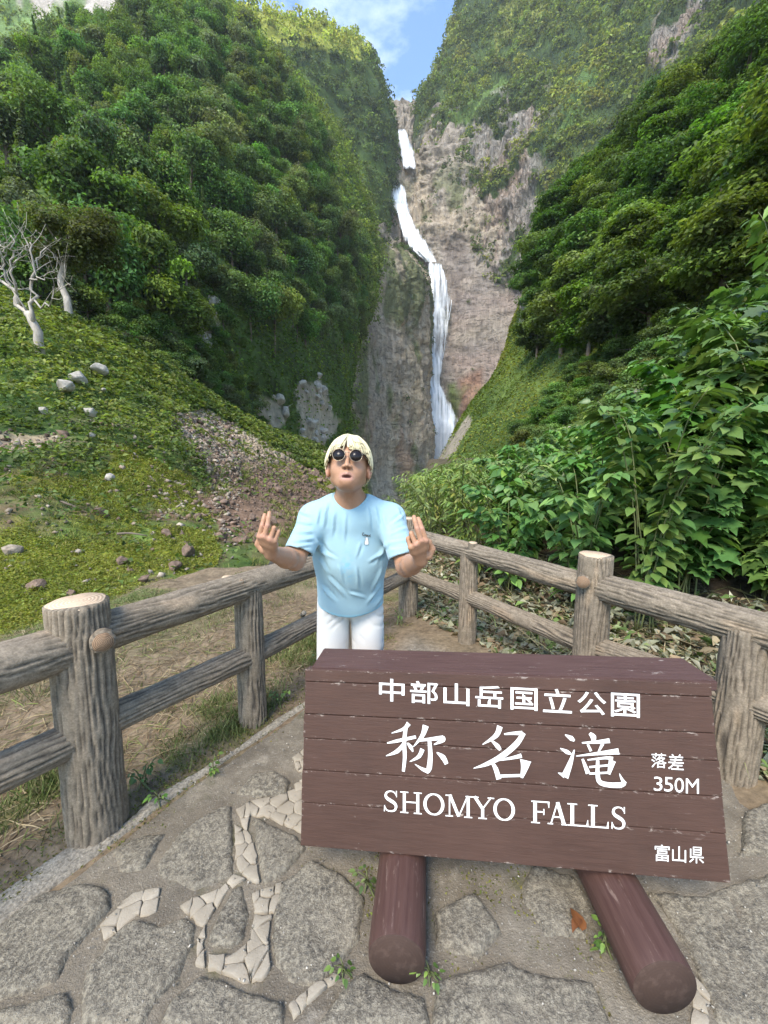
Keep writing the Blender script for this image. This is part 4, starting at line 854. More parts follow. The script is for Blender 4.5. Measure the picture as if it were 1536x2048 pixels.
# ------------------------------------------------------------------ log-shaped rail fence
def log_geo(a, b, r, seed, seg=84, amp=.0095, taper=1.0, fr=1.0):
    a = np.array(a, float); b = np.array(b, float); L = np.linalg.norm(b - a); n = max(8, int(L / .022)); t = np.linspace(0, 1, n)
    T = (b - a) / L; up = np.array([0, 0, 1.0]) if abs(T[2]) < .9 else np.array([0, 1.0, 0]); A = nrm(np.cross(T, up)); B = np.cross(T, A)
    th = np.linspace(0, 2 * math.pi, seg, endpoint=False); TH, TT = np.meshgrid(th, t)
    q = np.stack([np.cos(TH) * r * 1.0, np.sin(TH) * r * 1.0, TT * L * .11 * fr + seed], -1)
    wv = (fbm(q + 3, 9, 2, seed) - .5) * .05; q2 = q + np.stack([wv, -wv, 0 * wv], -1)
    ng = max(10, round(2 * math.pi * r / .0215)); ph_ = TH * ng / (2 * math.pi) + (fbm(q * np.array([1, 1, 1.6]), 16, 3, seed + 5) - .5) * 3.4; tri = np.abs((ph_ % 1) - .5) * 2; gr = sstep(.55, .92, tri) * sstep(.30, .46, fbm(q * np.array([1, 1, 2.2]) + 7, 17, 3, seed + 6)); fine = fbm(q2 * np.array([1, 1, 2.5]), 75, 3, seed + 9)
    R = r * (1 + (taper - 1) * TT) - gr * amp + (fine - .5) * amp * .6 + (fbm(q * np.array([1, 1, 3]), 8, 2, seed + 2) - .5) * .012
    V = a + TT[..., None] * (b - a) + R[..., None] * (np.cos(TH)[..., None] * A + np.sin(TH)[..., None] * B)
    i = np.arange(n * seg).reshape(n, seg); j = np.roll(i, -1, 1); Q = np.stack([i[:-1], j[:-1], j[1:], i[1:]], -1).reshape(-1, 4)
    tone = .80 + .42 * fbm(q * np.array([1, 1, 1.3]), 14, 4, seed + 21); C = np.array([.22, .182, .135])[None, None] * tone[..., None]
    C = lerp(C, (.36, .27, .18), sstep(.60, .70, fbm(q * np.array([1, 1, 2]), 11, 3, seed + 25)) * .5); C = lerp(C, (.055, .047, .040), gr * .75)
    V = V.reshape(-1, 3); ca, cb = len(V), len(V) + 1
    V = np.concatenate([V, [a, b]]); Tr = np.concatenate([np.stack([j[0], i[0], np.full(seg, ca)], -1), np.stack([i[-1], j[-1], np.full(seg, cb)], -1)])
    C = np.concatenate([C.reshape(-1, 3), [[.2, .17, .13]] * 2])
    return V, Q, Tr, C
M_LOG = mat_vcol('imitation bark concrete', 130.0, .35, .9, .6, .003, .2, 5, 30.0)
m = NT('sawn end with growth rings'); o_ = m.obj(); w = m.node('TexWave', _wave_type='RINGS', _rings_direction='Z', Vector=o_, Scale=26.0, Distortion=3.5, Detail=3.0).outputs['Fac']
n2 = m.noise(o_, 60, 4, .6); c_ = m.mix(m.rng(w, .25, .75, 0, .55), (0.60, 0.46, 0.32), (0.42, 0.29, 0.185)); c_ = m.mix(m.rng(n2, .5, .7, 0, .4), c_, (.33, .26, .2))
M_CUT = m.done(m.pbr(c_, .85, m.bump(w, .3, .003), .2))
fence = empty('rail_fence', (0.25, 3.80, 0)); tag(fence, 'brown concrete fence cast like bark covered logs around the viewpoint', 'fence')
FI = Matrix.Translation(fence.location).inverted()
def fpart(name, geo, m, parent=fence):
    V, Q, T, C = geo; o = obj(name, mk_mesh(name, V, [Q, T], C, True), m, parent); o.matrix_parent_inverse = FI if parent is fence else Matrix.Identity(4); return o
def disc(name, c, n, r, parent, thick=.012, seed=0):
    """sawn face with slightly uneven rim, built about its own centre"""
    th = np.linspace(0, 2 * math.pi, 36, endpoint=False); rr = r * (1 + .04 * np.sin(th * 3 + seed) + .025 * np.sin(th * 7 + seed * 2))
    ring = np.stack([np.cos(th) * rr, np.sin(th) * rr, 0 * th], -1); V = np.concatenate([ring - [0, 0, thick], ring * [.97, .97, 1], [[0, 0, .002]]]); i = np.arange(36); j = (i + 1) % 36
    o = obj(name, mk_mesh(name, V, [np.stack([i, j, j + 36, i + 36], -1), np.stack([i + 36, j + 36, np.full(36, 72)], -1)]), M_CUT, parent)
    q = Vector(n).to_track_quat('Z', 'Y'); o.matrix_world = Matrix.Translation(Vector(c)) @ q.to_matrix().to_4x4()
    if parent is not None: o.matrix_parent_inverse = parent.matrix_world.inverted() if parent is not fence else FI
    return o
def post(p, r, top, seed, cut=True):
    z = float(ground_z(p[0], p[1])) - .12; o = fpart('post', log_geo((p[0], p[1], z), (p[0], p[1], top), r, seed, 96 if r > .09 else 76, taper=.96), M_LOG)
    if cut:
        d = disc('cut_top', (p[0], p[1], top + .003), (0.03, -.05, 1), r * .87, None, .004, seed); d.parent = o
    return o
def rail(a, b, za, zb, r, seed, over=.0):
    a = np.array([*a, za]); b = np.array([*b, zb]); d = nrm(b - a); fpart('rail', log_geo(a - d * over, b + d * over, r, seed, 70), M_LOG)
L_, R_ = FENCE_L, FENCE_R
for k, (p, r, top) in enumerate(((L_[0], .1, .97), (L_[1], .108, .975), (L_[2], .080, .82), (L_[3], .080, .82), (L_[4], .10, .99), (R_[1], .076, .82), (R_[2], .098, .985), (R_[3], .092, .80), (R_[4], .1, .98))): post(p, r, top, 11 + k * 7, top > .9)
rail(L_[0], L_[1], .85, .81, .088, 101); rail(L_[1], L_[4], .825, .83, .082, 103)
rail(L_[0], L_[1], .50, .43, .070, 107); rail(L_[1], L_[2], .44, .41, .066, 109); rail(L_[2], L_[4], .41, .42, .064, 113)
rail(R_[0], R_[2], .83, .79, .074, 127); rail(R_[2], R_[4], .80, .80, .080, 131)
rail(R_[0], R_[1], .42, .43, .060, 137); rail(R_[1], R_[2], .43, .42, .060, 139); rail(R_[2], R_[3], .43, .46, .062, 149); rail(R_[3], R_[4], .47, .48, .066, 151)
m = NT('knot face wood'); o_ = m.obj(); w = m.node('TexWave', _wave_type='RINGS', _rings_direction='Z', Vector=o_, Scale=60.0, Distortion=3.0, Detail=3.0).outputs['Fac']; M_KNOT = m.done(m.pbr(m.mix(m.rng(w, .3, .7, 0, 1), (.30, .20, .125), (.15, .10, .065)), .85, m.bump(w, .4, .003), .2))
def knot(px, py, Y, n, r, s, mk=None):
    c = atY(px, py, Y); n = np.array(n, float); n /= np.linalg.norm(n)
    V, Q, T, C = log_geo(c - n * .05, c + n * .004, r * 1.04, s, 30, .004); o = obj('knot', mk_mesh('knot', V, [Q, T], C, True), M_LOG, fence); o.matrix_parent_inverse = FI
    d = disc('knot_face', c + n * .006, n, r * .93, None, .006, s); d.parent = o
    if mk: d.data.materials[0] = mk; d.matrix_parent_inverse = Matrix.Identity(4)
knot(206, 1284, 1.385, (.62, -.78, .10), .038, 3, M_KNOT); knot(482, 1166, 2.035, (.5, -.8, .25), .018, 5, M_KNOT); knot(1166, 1164, 2.145, (-.40, -.9, .15), .038, 8, M_KNOT); knot(608, 1226, 2.6, (.4, -.7, .6), .016, 9); knot(456, 1156, 2.06, (.03, -.12, 1), .036, 14); knot(946, 1086, 3.02, (.03, -.12, 1), .034, 15)

# ------------------------------------------------------------------ timber sign board on two logs
SBL, SBR, STL, STR = np.array([-.2958, 1.2061, .1757]), np.array([1.0853, 1.0528, .2114]), np.array([-.2718, 1.3520, .7525]), np.array([1.1094, 1.1987, .7882])
ex = nrm(SBR - SBL); sn = nrm(np.cross(ex, STL - SBL)); ey = np.cross(sn, ex); SW = float((SBR - SBL) @ ex); SH = float((STL - SBL) @ ey)
if sn[1] > 0: sn = -sn
MS = Matrix(((ex[0], ey[0], sn[0], SBL[0]), (ex[1], ey[1], sn[1], SBL[1]), (ex[2], ey[2], sn[2], SBL[2]), (0, 0, 0, 1)))
sign = empty('sign_board', (0.42, 1.25, 0.0)); tag(sign, 'brown painted timber sign board with white carved lettering resting on two logs', 'sign')
SI = Matrix.Translation(sign.location).inverted()
def spart(name, me, m, parent=None):
    o = obj(name, me, m, parent or sign); o.matrix_parent_inverse = SI
    if parent is None: o.matrix_basis = MS
    return o
m = NT('brown painted timber'); o_ = m.obj(); gr = m.noise(m.scale(o_, (1.2, 14, 14)), 6, 6, .65, .4); wn_ = m.noise(m.scale(o_, (1, 6, 6)), 9, 5, .7); big = m.noise(o_, 2.5, 4, .6)
c_ = m.mix(m.rng(gr, .3, .7, 0, 1), (0.048, 0.024, 0.017), (0.070, 0.036, 0.026)); c_ = m.mix(m.rng(big, .35, .7, 0, .6), c_, (0.090, 0.049, 0.036)); c_ = m.mix(m.rng(wn_, .66, .72, 0, .35), c_, (0.26, 0.20, 0.17))
sp_ = m.node('SeparateXYZ', Vector=o_); dm = None
for yk in [SH * (1 - f_) for f_ in (0, .075, .265, .405, .585, .765, 1.0)]:
    q_ = m.math('ABSOLUTE', m.math('SUBTRACT', sp_.outputs[1], yk)); dm = q_ if dm is None else m.math('MINIMUM', dm, q_)
dm = m.math('MINIMUM', dm, m.math('MINIMUM', m.math('ABSOLUTE', sp_.outputs[0]), m.math('ABSOLUTE', m.math('SUBTRACT', sp_.outputs[0], SW))))
chip = m.noise(m.scale(o_, (1, 2.5, 2.5)), 26, 5, .75); wear = m.math('MULTIPLY', m.rng(dm, .0015, .011, 1, 0), m.rng(chip, .57, .63, 0, 1)); c_ = m.mix(m.math('MULTIPLY', wear, .8), c_, (0.42, 0.36, 0.31))
dirt = m.noise(m.scale(o_, (1, .5, 1)), 5, 5, .7); c_ = m.mix(m.rng(dirt, .5, .7, 0, .35), c_, (0.045, 0.028, 0.022)); spk = m.noise(o_, 60, 3, .6); c_ = m.mix(m.rng(spk, .74, .76, 0, .8), c_, (.4, .35, .3))
M_SIGN = m.done(m.pbr(c_, m.rng(gr, .3, .7, .62, .8), m.bump(m.math('ADD', gr, wn_), .35, .004), .35))
m = NT('worn brown painted timber'); o_ = m.obj(); gr = m.noise(m.scale(o_, (1.0, 14, 14)), 7, 6, .65, .4); wr = m.noise(m.scale(o_, (2, 16, 10)), 7, 6, .75)
c_ = m.mix(m.rng(gr, .3, .7, 0, 1), (0.070, 0.036, 0.031), (0.108, 0.060, 0.052)); c_ = m.mix(m.rng(wr, .64, .67, 0, .85), c_, (0.42, 0.36, 0.31)); c_ = m.mix(m.rng(gr, .36, .28, 0, .6), c_, (.05, .03, .028))
M_SIGNW = m.done(m.pbr(c_, .6, m.bump(m.math('ADD', gr, wr), .5, .004), .4))
def plank_mesh(x0, x1, y0, y1, z0, z1, seed):
    r = np.random.default_rng(seed); bm = bmesh.new(); bmesh.ops.create_cube(bm, size=1)
    for v in bm.verts: v.co = Vector(((x0 if v.co.x < 0 else x1), (y0 if v.co.y < 0 else y1), (z0 if v.co.z < 0 else z1)))
    bmesh.ops.bevel(bm, geom=list(bm.edges), offset=.0028, segments=2, affect='EDGES', profile=.6)
    me = bpy.data.meshes.new('plank'); bm.to_mesh(me); bm.free(); return me
fr = [0, .075, .265, .405, .585, .765, 1.0]
for k in range(6):
    y1 = SH * (1 - fr[k]); y0 = SH * (1 - fr[k + 1]); gp = .0012 if k < 4 else .0006
    o = spart('plank', plank_mesh(0.0 + .002 * (k % 2), SW - .0025 * (k % 3), y0 + gp, y1 - gp, -.050, .0006 * (k % 3), 600 + k), M_SIGN)
spart('backing', plank_mesh(.01, SW - .01, .01, SH - .008, -.075, -.012, 610), M_SIGN)
# weathered cap: its top runs back level from the front edge
T0, T1 = STL, STR; back = np.array([ex[1], -ex[0], 0.0]); back = back * (1 if back[1] > 0 else -1); back = back / np.linalg.norm(back); back[2] = .02
mb = MB(); V = []
for t, b0, dz, xo in ((0, 0, 0, 0), (0, .165, .0, .004), (0, .165, -.05, .004), (0, 0.0, -.035, 0), (1, 0, 0, 0), (1, .165, .0, -.008), (1, .165, -.05, -.008), (1, 0.0, -.035, 0)):
    V.append((T0 if t == 0 else T1) + back * (b0 + .002) + ex * xo + np.array([0, 0, dz + .004 - (.006 if b0 else 0)]) + (0 if b0 else sn * .0015))
bm = bmesh.new(); vs = [bm.verts.new(v) for v in V]
for f in ((0, 1, 2, 3), (7, 6, 5, 4), (0, 4, 5, 1), (1, 5, 6, 2), (2, 6, 7, 3), (3, 7, 4, 0)): bm.faces.new([vs[i] for i in f])
bmesh.ops.recalc_face_normals(bm, faces=bm.faces); bmesh.ops.bevel(bm, geom=list(bm.edges), offset=.004, segments=2, affect='EDGES')
me = bpy.data.meshes.new('cap'); bm.to_mesh(me); bm.free(); me.transform(MS.inverted()); spart('cap', me, M_SIGNW)
# logs
m = NT('brown stained log'); o_ = m.obj(); gr = m.noise(m.scale(o_, (12, 12, .8)), 5, 6, .65, .3); wr = m.noise(m.scale(o_, (6, 6, 1.2)), 8, 6, .7)
c_ = m.mix(m.rng(gr, .3, .7, 0, 1), (0.058, 0.028, 0.023), (0.102, 0.056, 0.046)); c_ = m.mix(m.rng(wr, .60, .68, 0, .55), c_, (0.24, 0.17, 0.14))
M_SLOG = m.done(m.pbr(c_, .6, m.bump(gr, .45, .004), .35))
m = NT('log end grain'); o_ = m.obj(); w = m.node('TexWave', _wave_type='RINGS', _rings_direction='Z', Vector=o_, Scale=34.0, Distortion=2.5, Detail=3.0).outputs['Fac']; n2 = m.noise(o_, 30, 5, .65)
c_ = m.mix(m.rng(w, .3, .7, 0, .25), (0.060, 0.038, 0.030), (0.048, 0.030, 0.025)); c_ = m.mix(m.rng(n2, .5, .7, 0, .5), c_, (.12, .08, .065)); M_SEND = m.done(m.pbr(c_, .85, m.bump(n2, .4, .003), .2))
bdir = np.array([back[0], back[1], 0.0]); bdir /= np.linalg.norm(bdir)
for k, (e0, r, d2) in enumerate((((.036, .945), .084, bdir), ((.762, .885), .088, nrm(bdir + np.array([-.09, 0, 0]))))):
    z = float(ground_z(*e0)) + r + .012; a = np.array([e0[0], e0[1], z]); L = .80; n = 40; seg = 48; TT, TH = np.meshgrid(np.linspace(0, 1, n), np.linspace(0, 2 * math.pi, seg, endpoint=False), indexing='ij')
    q = np.stack([np.cos(TH), np.sin(TH), TT * .5 + k * 4], -1); R = r * (1 + .03 * (fbm(q, 1.5, 3, 700) - .5) + .012 * (fbm(q * np.array([6, 6, 1]), 2, 3, 701) - .5)) * (1 - .02 * TT)
    crk = np.exp(-((TH - math.pi / 2 - .10 * k - .02 * np.sin(TT * 7)) / .035) ** 2); R = R - crk * .010 * sstep(.0, .03, TT)
    R = R * np.where(TT < .004, .965, 1.0)
    V = np.stack([np.cos(TH) * R, np.sin(TH) * R, -TT * L], -1); i = np.arange(n * seg).reshape(n, seg); j = np.roll(i, -1, 1)
    Q = np.stack([i[:-1], i[1:], j[1:], j[:-1]], -1).reshape(-1, 4)
    lg = obj('log', mk_mesh('log', V.reshape(-1, 3), Q, None, True), M_SLOG, sign); lg.matrix_parent_inverse = SI
    zx = -d2; xx = np.array([-zx[1], zx[0], 0]); xx = xx / np.linalg.norm(xx); lg.matrix_basis = Matrix(((xx[0], 0, zx[0], a[0]), (xx[1], 0, zx[1], a[1]), (0, 1, 0, a[2]), (0, 0, 0, 1)))
    th = np.linspace(0, 2 * math.pi, seg, endpoint=False); rr = R[0]; ring = np.stack([np.cos(th) * rr, np.sin(th) * rr, 0 * th], -1); i = np.arange(seg); j = (i + 1) % seg
    obj('end_grain', mk_mesh('end_grain', np.concatenate([ring, ring * [.985, .985, 1] + [0, 0, .003], [[0, 0, .004]]]), [np.stack([i, j, j + seg, i + seg], -1), np.stack([i + seg, j + seg, np.full(seg, 2 * seg)], -1)]), M_SEND, lg)
    bb = a + d2 * .43; mb = MB(); q0 = bb + np.array([0, 0, .03]); q1 = np.array([bb[0], bb[1] + .03, .70]); mb.tube(np.array([q0, q1]), .035, 10); st_ = obj('strut', mb.mesh('strut'), M_SLOG, sign); st_.matrix_parent_inverse = SI
# ---- lettering
def suv(px, py):
    d = ray(px, py); o = np.array([0, 0, CAMH]); t = ((SBL - o) @ sn) / (d @ sn); p = o + d * t[..., None] - SBL if np.ndim(t) else o + d * t - SBL
    return np.stack([p @ ex, p @ ey], -1)
m = NT('white sign paint'); n1 = m.noise(m.obj(), 90, 4, .7); M_WHITE = m.done(m.pbr(m.mix(m.rng(n1, .62, .72, 0, .55), (0.78, 0.77, 0.74), (0.42, 0.36, 0.32)), .6, m.bump(n1, .25, .002), .3))
def ribbon(mb, pts, ws, z, n=None):
    """brush stroke: ribbon with a shallow V, pts in board coordinates"""
    pts = np.asarray(pts, float); ws = np.asarray(ws, float)
    if len(pts) > 2: n = n or 5 * len(pts); c = catmull(pts, n); w = np.interp(np.linspace(0, len(ws) - 1, n), np.arange(len(ws)), ws)
    else: n = 6; c = np.linspace(pts[0], pts[1], n); w = np.linspace(ws[0], ws[1], n)
    t = nrm(np.gradient(c, axis=0)); s = np.stack([-t[:, 1], t[:, 0]], -1)
    V = np.concatenate([np.column_stack([c + s * w[:, None] / 2, np.full(n, z)]), np.column_stack([c, np.full(n, z - .0006)]), np.column_stack([c - s * w[:, None] / 2, np.full(n, z)])])
    i = np.arange(n - 1); Q = np.concatenate([np.stack([i, i + n, i + n + 1, i + 1], -1), np.stack([i + n, i + 2 * n, i + 2 * n + 1, i + n + 1], -1)])
    mb.add(V, Q, None)
c5 = lambda P: suv(740 + np.array(P, float)[:, 0] / 2.743, 1330 + np.array(P, float)[:, 1] / 2.743)
KANJI = [[([(213, 318), (185, 348), (118, 372)], [26, 17, 3]), ([(94, 426), (150, 414), (252, 392)], [5, 17, 16]), ([(197, 335), (188, 420), (191, 500), (183, 582)], [20, 22, 20, 15]), ([(190, 425), (150, 470), (88, 496)], [18, 22, 3]), ([(205, 425), (224, 448), (236, 474)], [8, 22, 5]),
     ([(306, 330), (287, 385), (238, 446)], [34, 22, 3]), ([(262, 412), (330, 404), (402, 396)], [10, 17, 24]), ([(400, 388), (400, 408), (350, 434)], [10, 24, 4]), ([(326, 412), (331, 490), (325, 560), (312, 588)], [19, 24, 28, 14]), ([(318, 580), (285, 566), (246, 540)], [24, 16, 2]), ([(288, 458), (268, 498), (218, 527)], [24, 20, 3]), ([(366, 476), (400, 503), (420, 540)], [5, 28, 20])],
    [([(712, 334), (690, 385), (616, 434)], [30, 24, 3]), ([(735, 377), (790, 372), (834, 372)], [8, 16, 24]), ([(842, 370), (800, 432), (722, 497), (640, 540), (566, 564)], [22, 28, 28, 20, 2]), ([(662, 408), (698, 442), (714, 464)], [6, 24, 14]), ([(660, 518), (688, 565), (706, 624)], [8, 24, 26]), ([(684, 522), (770, 508), (830, 494)], [6, 14, 22]), ([(852, 520), (846, 560), (830, 616)], [58, 36, 12]), ([(704, 606), (834, 602)], [14, 14])],
    [([(1068, 380), (1102, 400), (1120, 414)], [4, 26, 8]), ([(1042, 454), (1078, 474), (1102, 486)], [4, 22, 8]), ([(1119, 462), (1096, 536), (1066, 612)], [4, 24, 38]), ([(1030, 588), (1066, 604)], [3, 26]), ([(1202, 372), (1222, 392), (1222, 418)], [14, 30, 16]), ([(1160, 424), (1240, 420), (1312, 412)], [6, 16, 24]), ([(1192, 432), (1210, 470)], [12, 14]), ([(1274, 428), (1250, 474)], [16, 8]), ([(1128, 496), (1250, 482), (1362, 470)], [4, 16, 30]),
     ([(1163, 512), (1194, 592)], [12, 24]), ([(1190, 517), (1290, 506), (1330, 512)], [6, 13, 22]), ([(1326, 520), (1306, 596)], [34, 14]), ([(1200, 556), (1304, 546)], [10, 10]), ([(1200, 592), (1304, 586)], [10, 10]), ([(1246, 518), (1245, 590), (1256, 636), (1300, 652), (1366, 654), (1394, 642)], [15, 20, 24, 24, 26, 20]), ([(1396, 648), (1378, 622), (1364, 590)], [20, 14, 2])]]
pxs = SW / 830 / 2.743 * 1.06
for g in KANJI:
    mb = MB()
    for k, (pts, w) in enumerate(g): ribbon(mb, c5(pts), np.array(w) * pxs, .0032 + .00012 * k)
    spart('carved_character', mb.mesh('carved_character'), M_WHITE)
TH_, TN = .135, .062
arc = lambda cx, cy, rx, ry, a0, a1, n=14: [(cx + rx * math.cos(math.radians(a)), cy + ry * math.sin(math.radians(a))) for a in np.linspace(a0, a1, n)]
def ser(x, y, w=.26): return ([(x - w / 2, y), (x + w / 2, y)], [.05, .05])
SERIF = {'H': [([(.2, 0), (.2, 1)], [TH_] * 2), ([(.8, 0), (.8, 1)], [TH_] * 2), ([(.2, .52), (.8, .52)], [TN] * 2)] + [ser(a, b, .36) for a in (.2, .8) for b in (.025, .975)],
    'O': [(arc(.5, .5, .43, .47, 90, 270, 18), list(TN + (TH_ + .01 - TN) * np.sin(np.linspace(0, math.pi, 18)))), (arc(.5, .5, .43, .47, 270, 450, 18), list(TN + (TH_ + .01 - TN) * np.sin(np.linspace(0, math.pi, 18))))],
    'M': [([(.16, 0), (.16, 1)], [TN] * 2), ([(.17, 1), (.5, .03)], [TH_] * 2), ([(.5, .03), (.83, 1)], [TN] * 2), ([(.85, 0), (.85, 1)], [TH_] * 2), ser(.15, .025, .28), ser(.85, .025, .30), ser(.13, .975, .24), ser(.87, .975, .24)],
    'Y': [([(.16, 1), (.5, .46)], [TH_, TH_]), ([(.86, 1), (.5, .46)], [TN] * 2), ([(.5, 0), (.5, .48)], [TH_] * 2), ser(.5, .025, .36), ser(.16, .975, .34), ser(.85, .975, .28)],
    'F': [([(.24, 0), (.24, 1)], [TH_ + .02] * 2), ([(.2, .97), (.9, .97)], [TN] * 2), ([(.9, 1), (.92, .72)], [.09, .03]), ([(.24, .52), (.66, .52)], [TN] * 2), ([(.67, .66), (.67, .38)], [.05, .05]), ser(.26, .025, .44), ser(.2, .975, .3)],
    'A': [([(.5, 1), (.16, 0)], [TN] * 2), ([(.5, 1), (.84, 0)], [TH_ + .02] * 2), ([(.26, .34), (.72, .34)], [TN] * 2), ser(.14, .025, .28), ser(.85, .025, .32)],
    'L': [([(.24, 0), (.24, 1)], [TH_ + .02] * 2), ([(.2, .03), (.92, .03)], [TN] * 2), ([(.91, 0), (.94, .30)], [.10, .03]), ser(.24, .975, .44), ser(.2, .025, .3)],
    'S': [([(.84, .78), (.72, .92), (.5, .97), (.27, .90), (.20, .75), (.30, .62), (.52, .52), (.74, .41), (.83, .26), (.74, .09), (.5, .03), (.26, .08), (.14, .25)], [.04, .06, .06, .09, .12, .14, .15, .14, .12, .09, .06, .06, .04]), ([(.85, 1), (.86, .70)], [.05, .04]), ([(.13, .30), (.12, 0)], [.04, .05])]}
for ch, x0, x1 in (('S', 52, 120), ('H', 124, 217), ('O', 222, 308), ('M', 312, 424), ('Y', 418, 516), ('O', 512, 600), ('F', 664, 748), ('A', 736, 818), ('L', 816, 908), ('L', 902, 992), ('S', 994, 1064)):
    mb = MB()
    def mp6(pts):
        P = np.array(pts, float); X = x0 + (x1 - x0) * P[:, 0]; base = 148 + (X - 55) * .0765; Yp = base - P[:, 1] * (88 + (X - 55) * .006)
        return suv(740 + X / 2.0757 + (1 - P[:, 1]) * 0, 1550 + Yp / 2.0757)
    for k, (pts, w) in enumerate(SERIF[ch]): ribbon(mb, mp6(pts), np.array(w) * (SW / 830 / 2.0757 * 92), .0032 + .00012 * k)
    spart('carved_letter', mb.mesh('carved_letter'), M_WHITE)
def glyph(ch, bold=.0):
    cu = bpy.data.curves.new('g', 'FONT'); cu.body = ch; cu.resolution_u = 3; cu.fill_mode = 'BOTH'; cu.offset = bold
    t = bpy.data.objects.new('g', cu); COL.objects.link(t); dg = bpy.context.evaluated_depsgraph_get(); dg.update()
    me = bpy.data.meshes.new_from_object(t.evaluated_get(dg)); bpy.data.objects.remove(t); bpy.data.curves.remove(cu)
    V = np.zeros(len(me.vertices) * 3); me.vertices.foreach_get('co', V); return me, V.reshape(-1, 3)
def put_glyph(ch, quad, z=.0028, bold=.012, name='painted_character'):
    """quad: pixel corners tl,tr,br,bl of the glyph's own box on the board"""
    me, V = glyph(ch, bold); lo, hi = V.min(0), V.max(0); u = (V[:, 0] - lo[0]) / max(hi[0] - lo[0], 1e-6); v = (V[:, 1] - lo[1]) / max(hi[1] - lo[1], 1e-6)
    q = np.array([suv(np.float64(a), np.float64(b)) for a, b in quad]); p = (q[3] * (1 - u)[:, None] + q[2] * u[:, None]) * (1 - v)[:, None] + (q[0] * (1 - u)[:, None] + q[1] * u[:, None]) * v[:, None]
    V[:, :2] = p; V[:, 2] = z; me.vertices.foreach_set('co', V.ravel().astype(np.float32)); me.update(); spart(name, me, M_WHITE)
B5 = [('中', 50, 190, 75, 200), ('部', 220, 373, 88, 212), ('山', 403, 545, 100, 222), ('岳', 577, 730, 112, 236), ('国', 770, 918, 124, 248), ('立', 948, 1106, 130, 262), ('公', 1136, 1294, 146, 272), ('園', 1320, 1478, 154, 286)]
for ch, a, b, t, bt in B5:
    sl = (b - a) * .055; f = lambda x, y: (740 + x / 2.743, 1330 + y / 2.743)
    put_glyph(ch, [f(a, t - sl * .5), f(b, t + sl * .5), f(b, bt + sl * .3), f(a, bt - sl * .7)], .0028, .009)
f6 = lambda x, y: (740 + x / 2.0757, 1550 + y / 2.0757); f7 = lambda x, y: (1000 + x / 2.866, 1100 + y / 2.866)
for ch, a, b, t, bt in (('落', 864, 952, 1160, 1245), ('差', 960, 1050, 1165, 1256)): put_glyph(ch, [f7(a, t), f7(b, t + 5), f7(b, bt + 4), f7(a, bt - 1)], .0028, .004)
for ch, a, b, t, bt in (('3', 1176, 1212, 4, 63), ('5', 1219, 1256, 6, 66), ('0', 1262, 1301, 9, 70), ('M', 1309, 1363, 12, 74)): put_glyph(ch, [f6(a, t), f6(b, t + 2), f6(b, bt + 2), f6(a, bt)], .0028, .0, 'painted_letter')
for ch, a, b, t, bt in (('富', 1180, 1242, 285, 354), ('山', 1252, 1310, 292, 358), ('県', 1322, 1384, 294, 362)): put_glyph(ch, [f6(a, t), f6(b, t + 3), f6(b, bt + 4), f6(a, bt)], .0028, .004)
# ------------------------------------------------------------------ near plants, litter and grass
def leaf_geo(kind):
    if kind == 'palm':
        h = [(0, 0), (.20, -.10), (.44, .02), (.30, .20), (.58, .42), (.36, .46), (.40, .66), (.20, .66), (0, 1.0)]
    elif kind == 'lance': h = [(0, 0), (.10, .15), (.13, .40), (.09, .72), (0, 1.0)]
    else: h = [(0, 0), (.20, .08), (.31, .30), (.28, .55), (.14, .80), (0, 1.0)]
    h = np.array(h, float); n = len(h); spine = np.array([(0, t) for t in np.linspace(0, 1, n)])
    def z(p): return -.28 * p[:, 1] ** 2 + .30 * np.abs(p[:, 0]) - .45 * p[:, 0] ** 2
    R = np.column_stack([h, z(h)]); Lf = R * np.array([-1, 1, 1]); S = np.column_stack([spine, z(spine) - .02])
    V = np.concatenate([S, R[1:-1], Lf[1:-1]]); k = n - 2; Q = []; T = []
    r = lambda i: i if i in (0, n - 1) else n + i - 1
    l = lambda i: i if i in (0, n - 1) else n + k + i - 1
    for i in range(n - 1):
        for side, fn in ((0, r), (1, l)):
            f = [i, fn(i), fn(i + 1), i + 1] if side == 0 else [i + 1, fn(i + 1), fn(i), i]
            f2 = [x for j, x in enumerate(f) if x not in f[:j]]
            (Q if len(f2) == 4 else T).append(f2)
    return V, np.array(Q), np.array(T)
LEAFG = {k: leaf_geo(k) for k in ('palm', 'ovate', 'lance')}
LEAFM = {}
TINT = {'palm': [(.095, .19, .045), (.12, .22, .05), (.075, .155, .038), (.17, .25, .055)], 'ovate': [(.085, .175, .04), (.12, .21, .045), (.07, .145, .033), (.16, .24, .05)], 'lance': [(.14, .21, .045), (.18, .24, .05), (.11, .18, .04), (.24, .26, .06)]}
for k, (V, Q, T) in LEAFG.items():
    for i, c in enumerate(TINT[k]):
        cc = np.tile(np.array(c) * 1.2, (len(V), 1)); cc[:len(V) // 3] *= 1.25
        me = mk_mesh('leaf', V, [Q, T], cc, True); me.materials.append(M_LEAFN); LEAFM[k, i] = me
M_STALK = mat_plain('green stalk', (.13, .15, .06), .6, 20, .3)
def frame(d, up):
    y = nrm(np.asarray(d, float)); x = nrm(np.cross(y, up)); z = np.cross(x, y); return x, y, z
PLANTS = {}
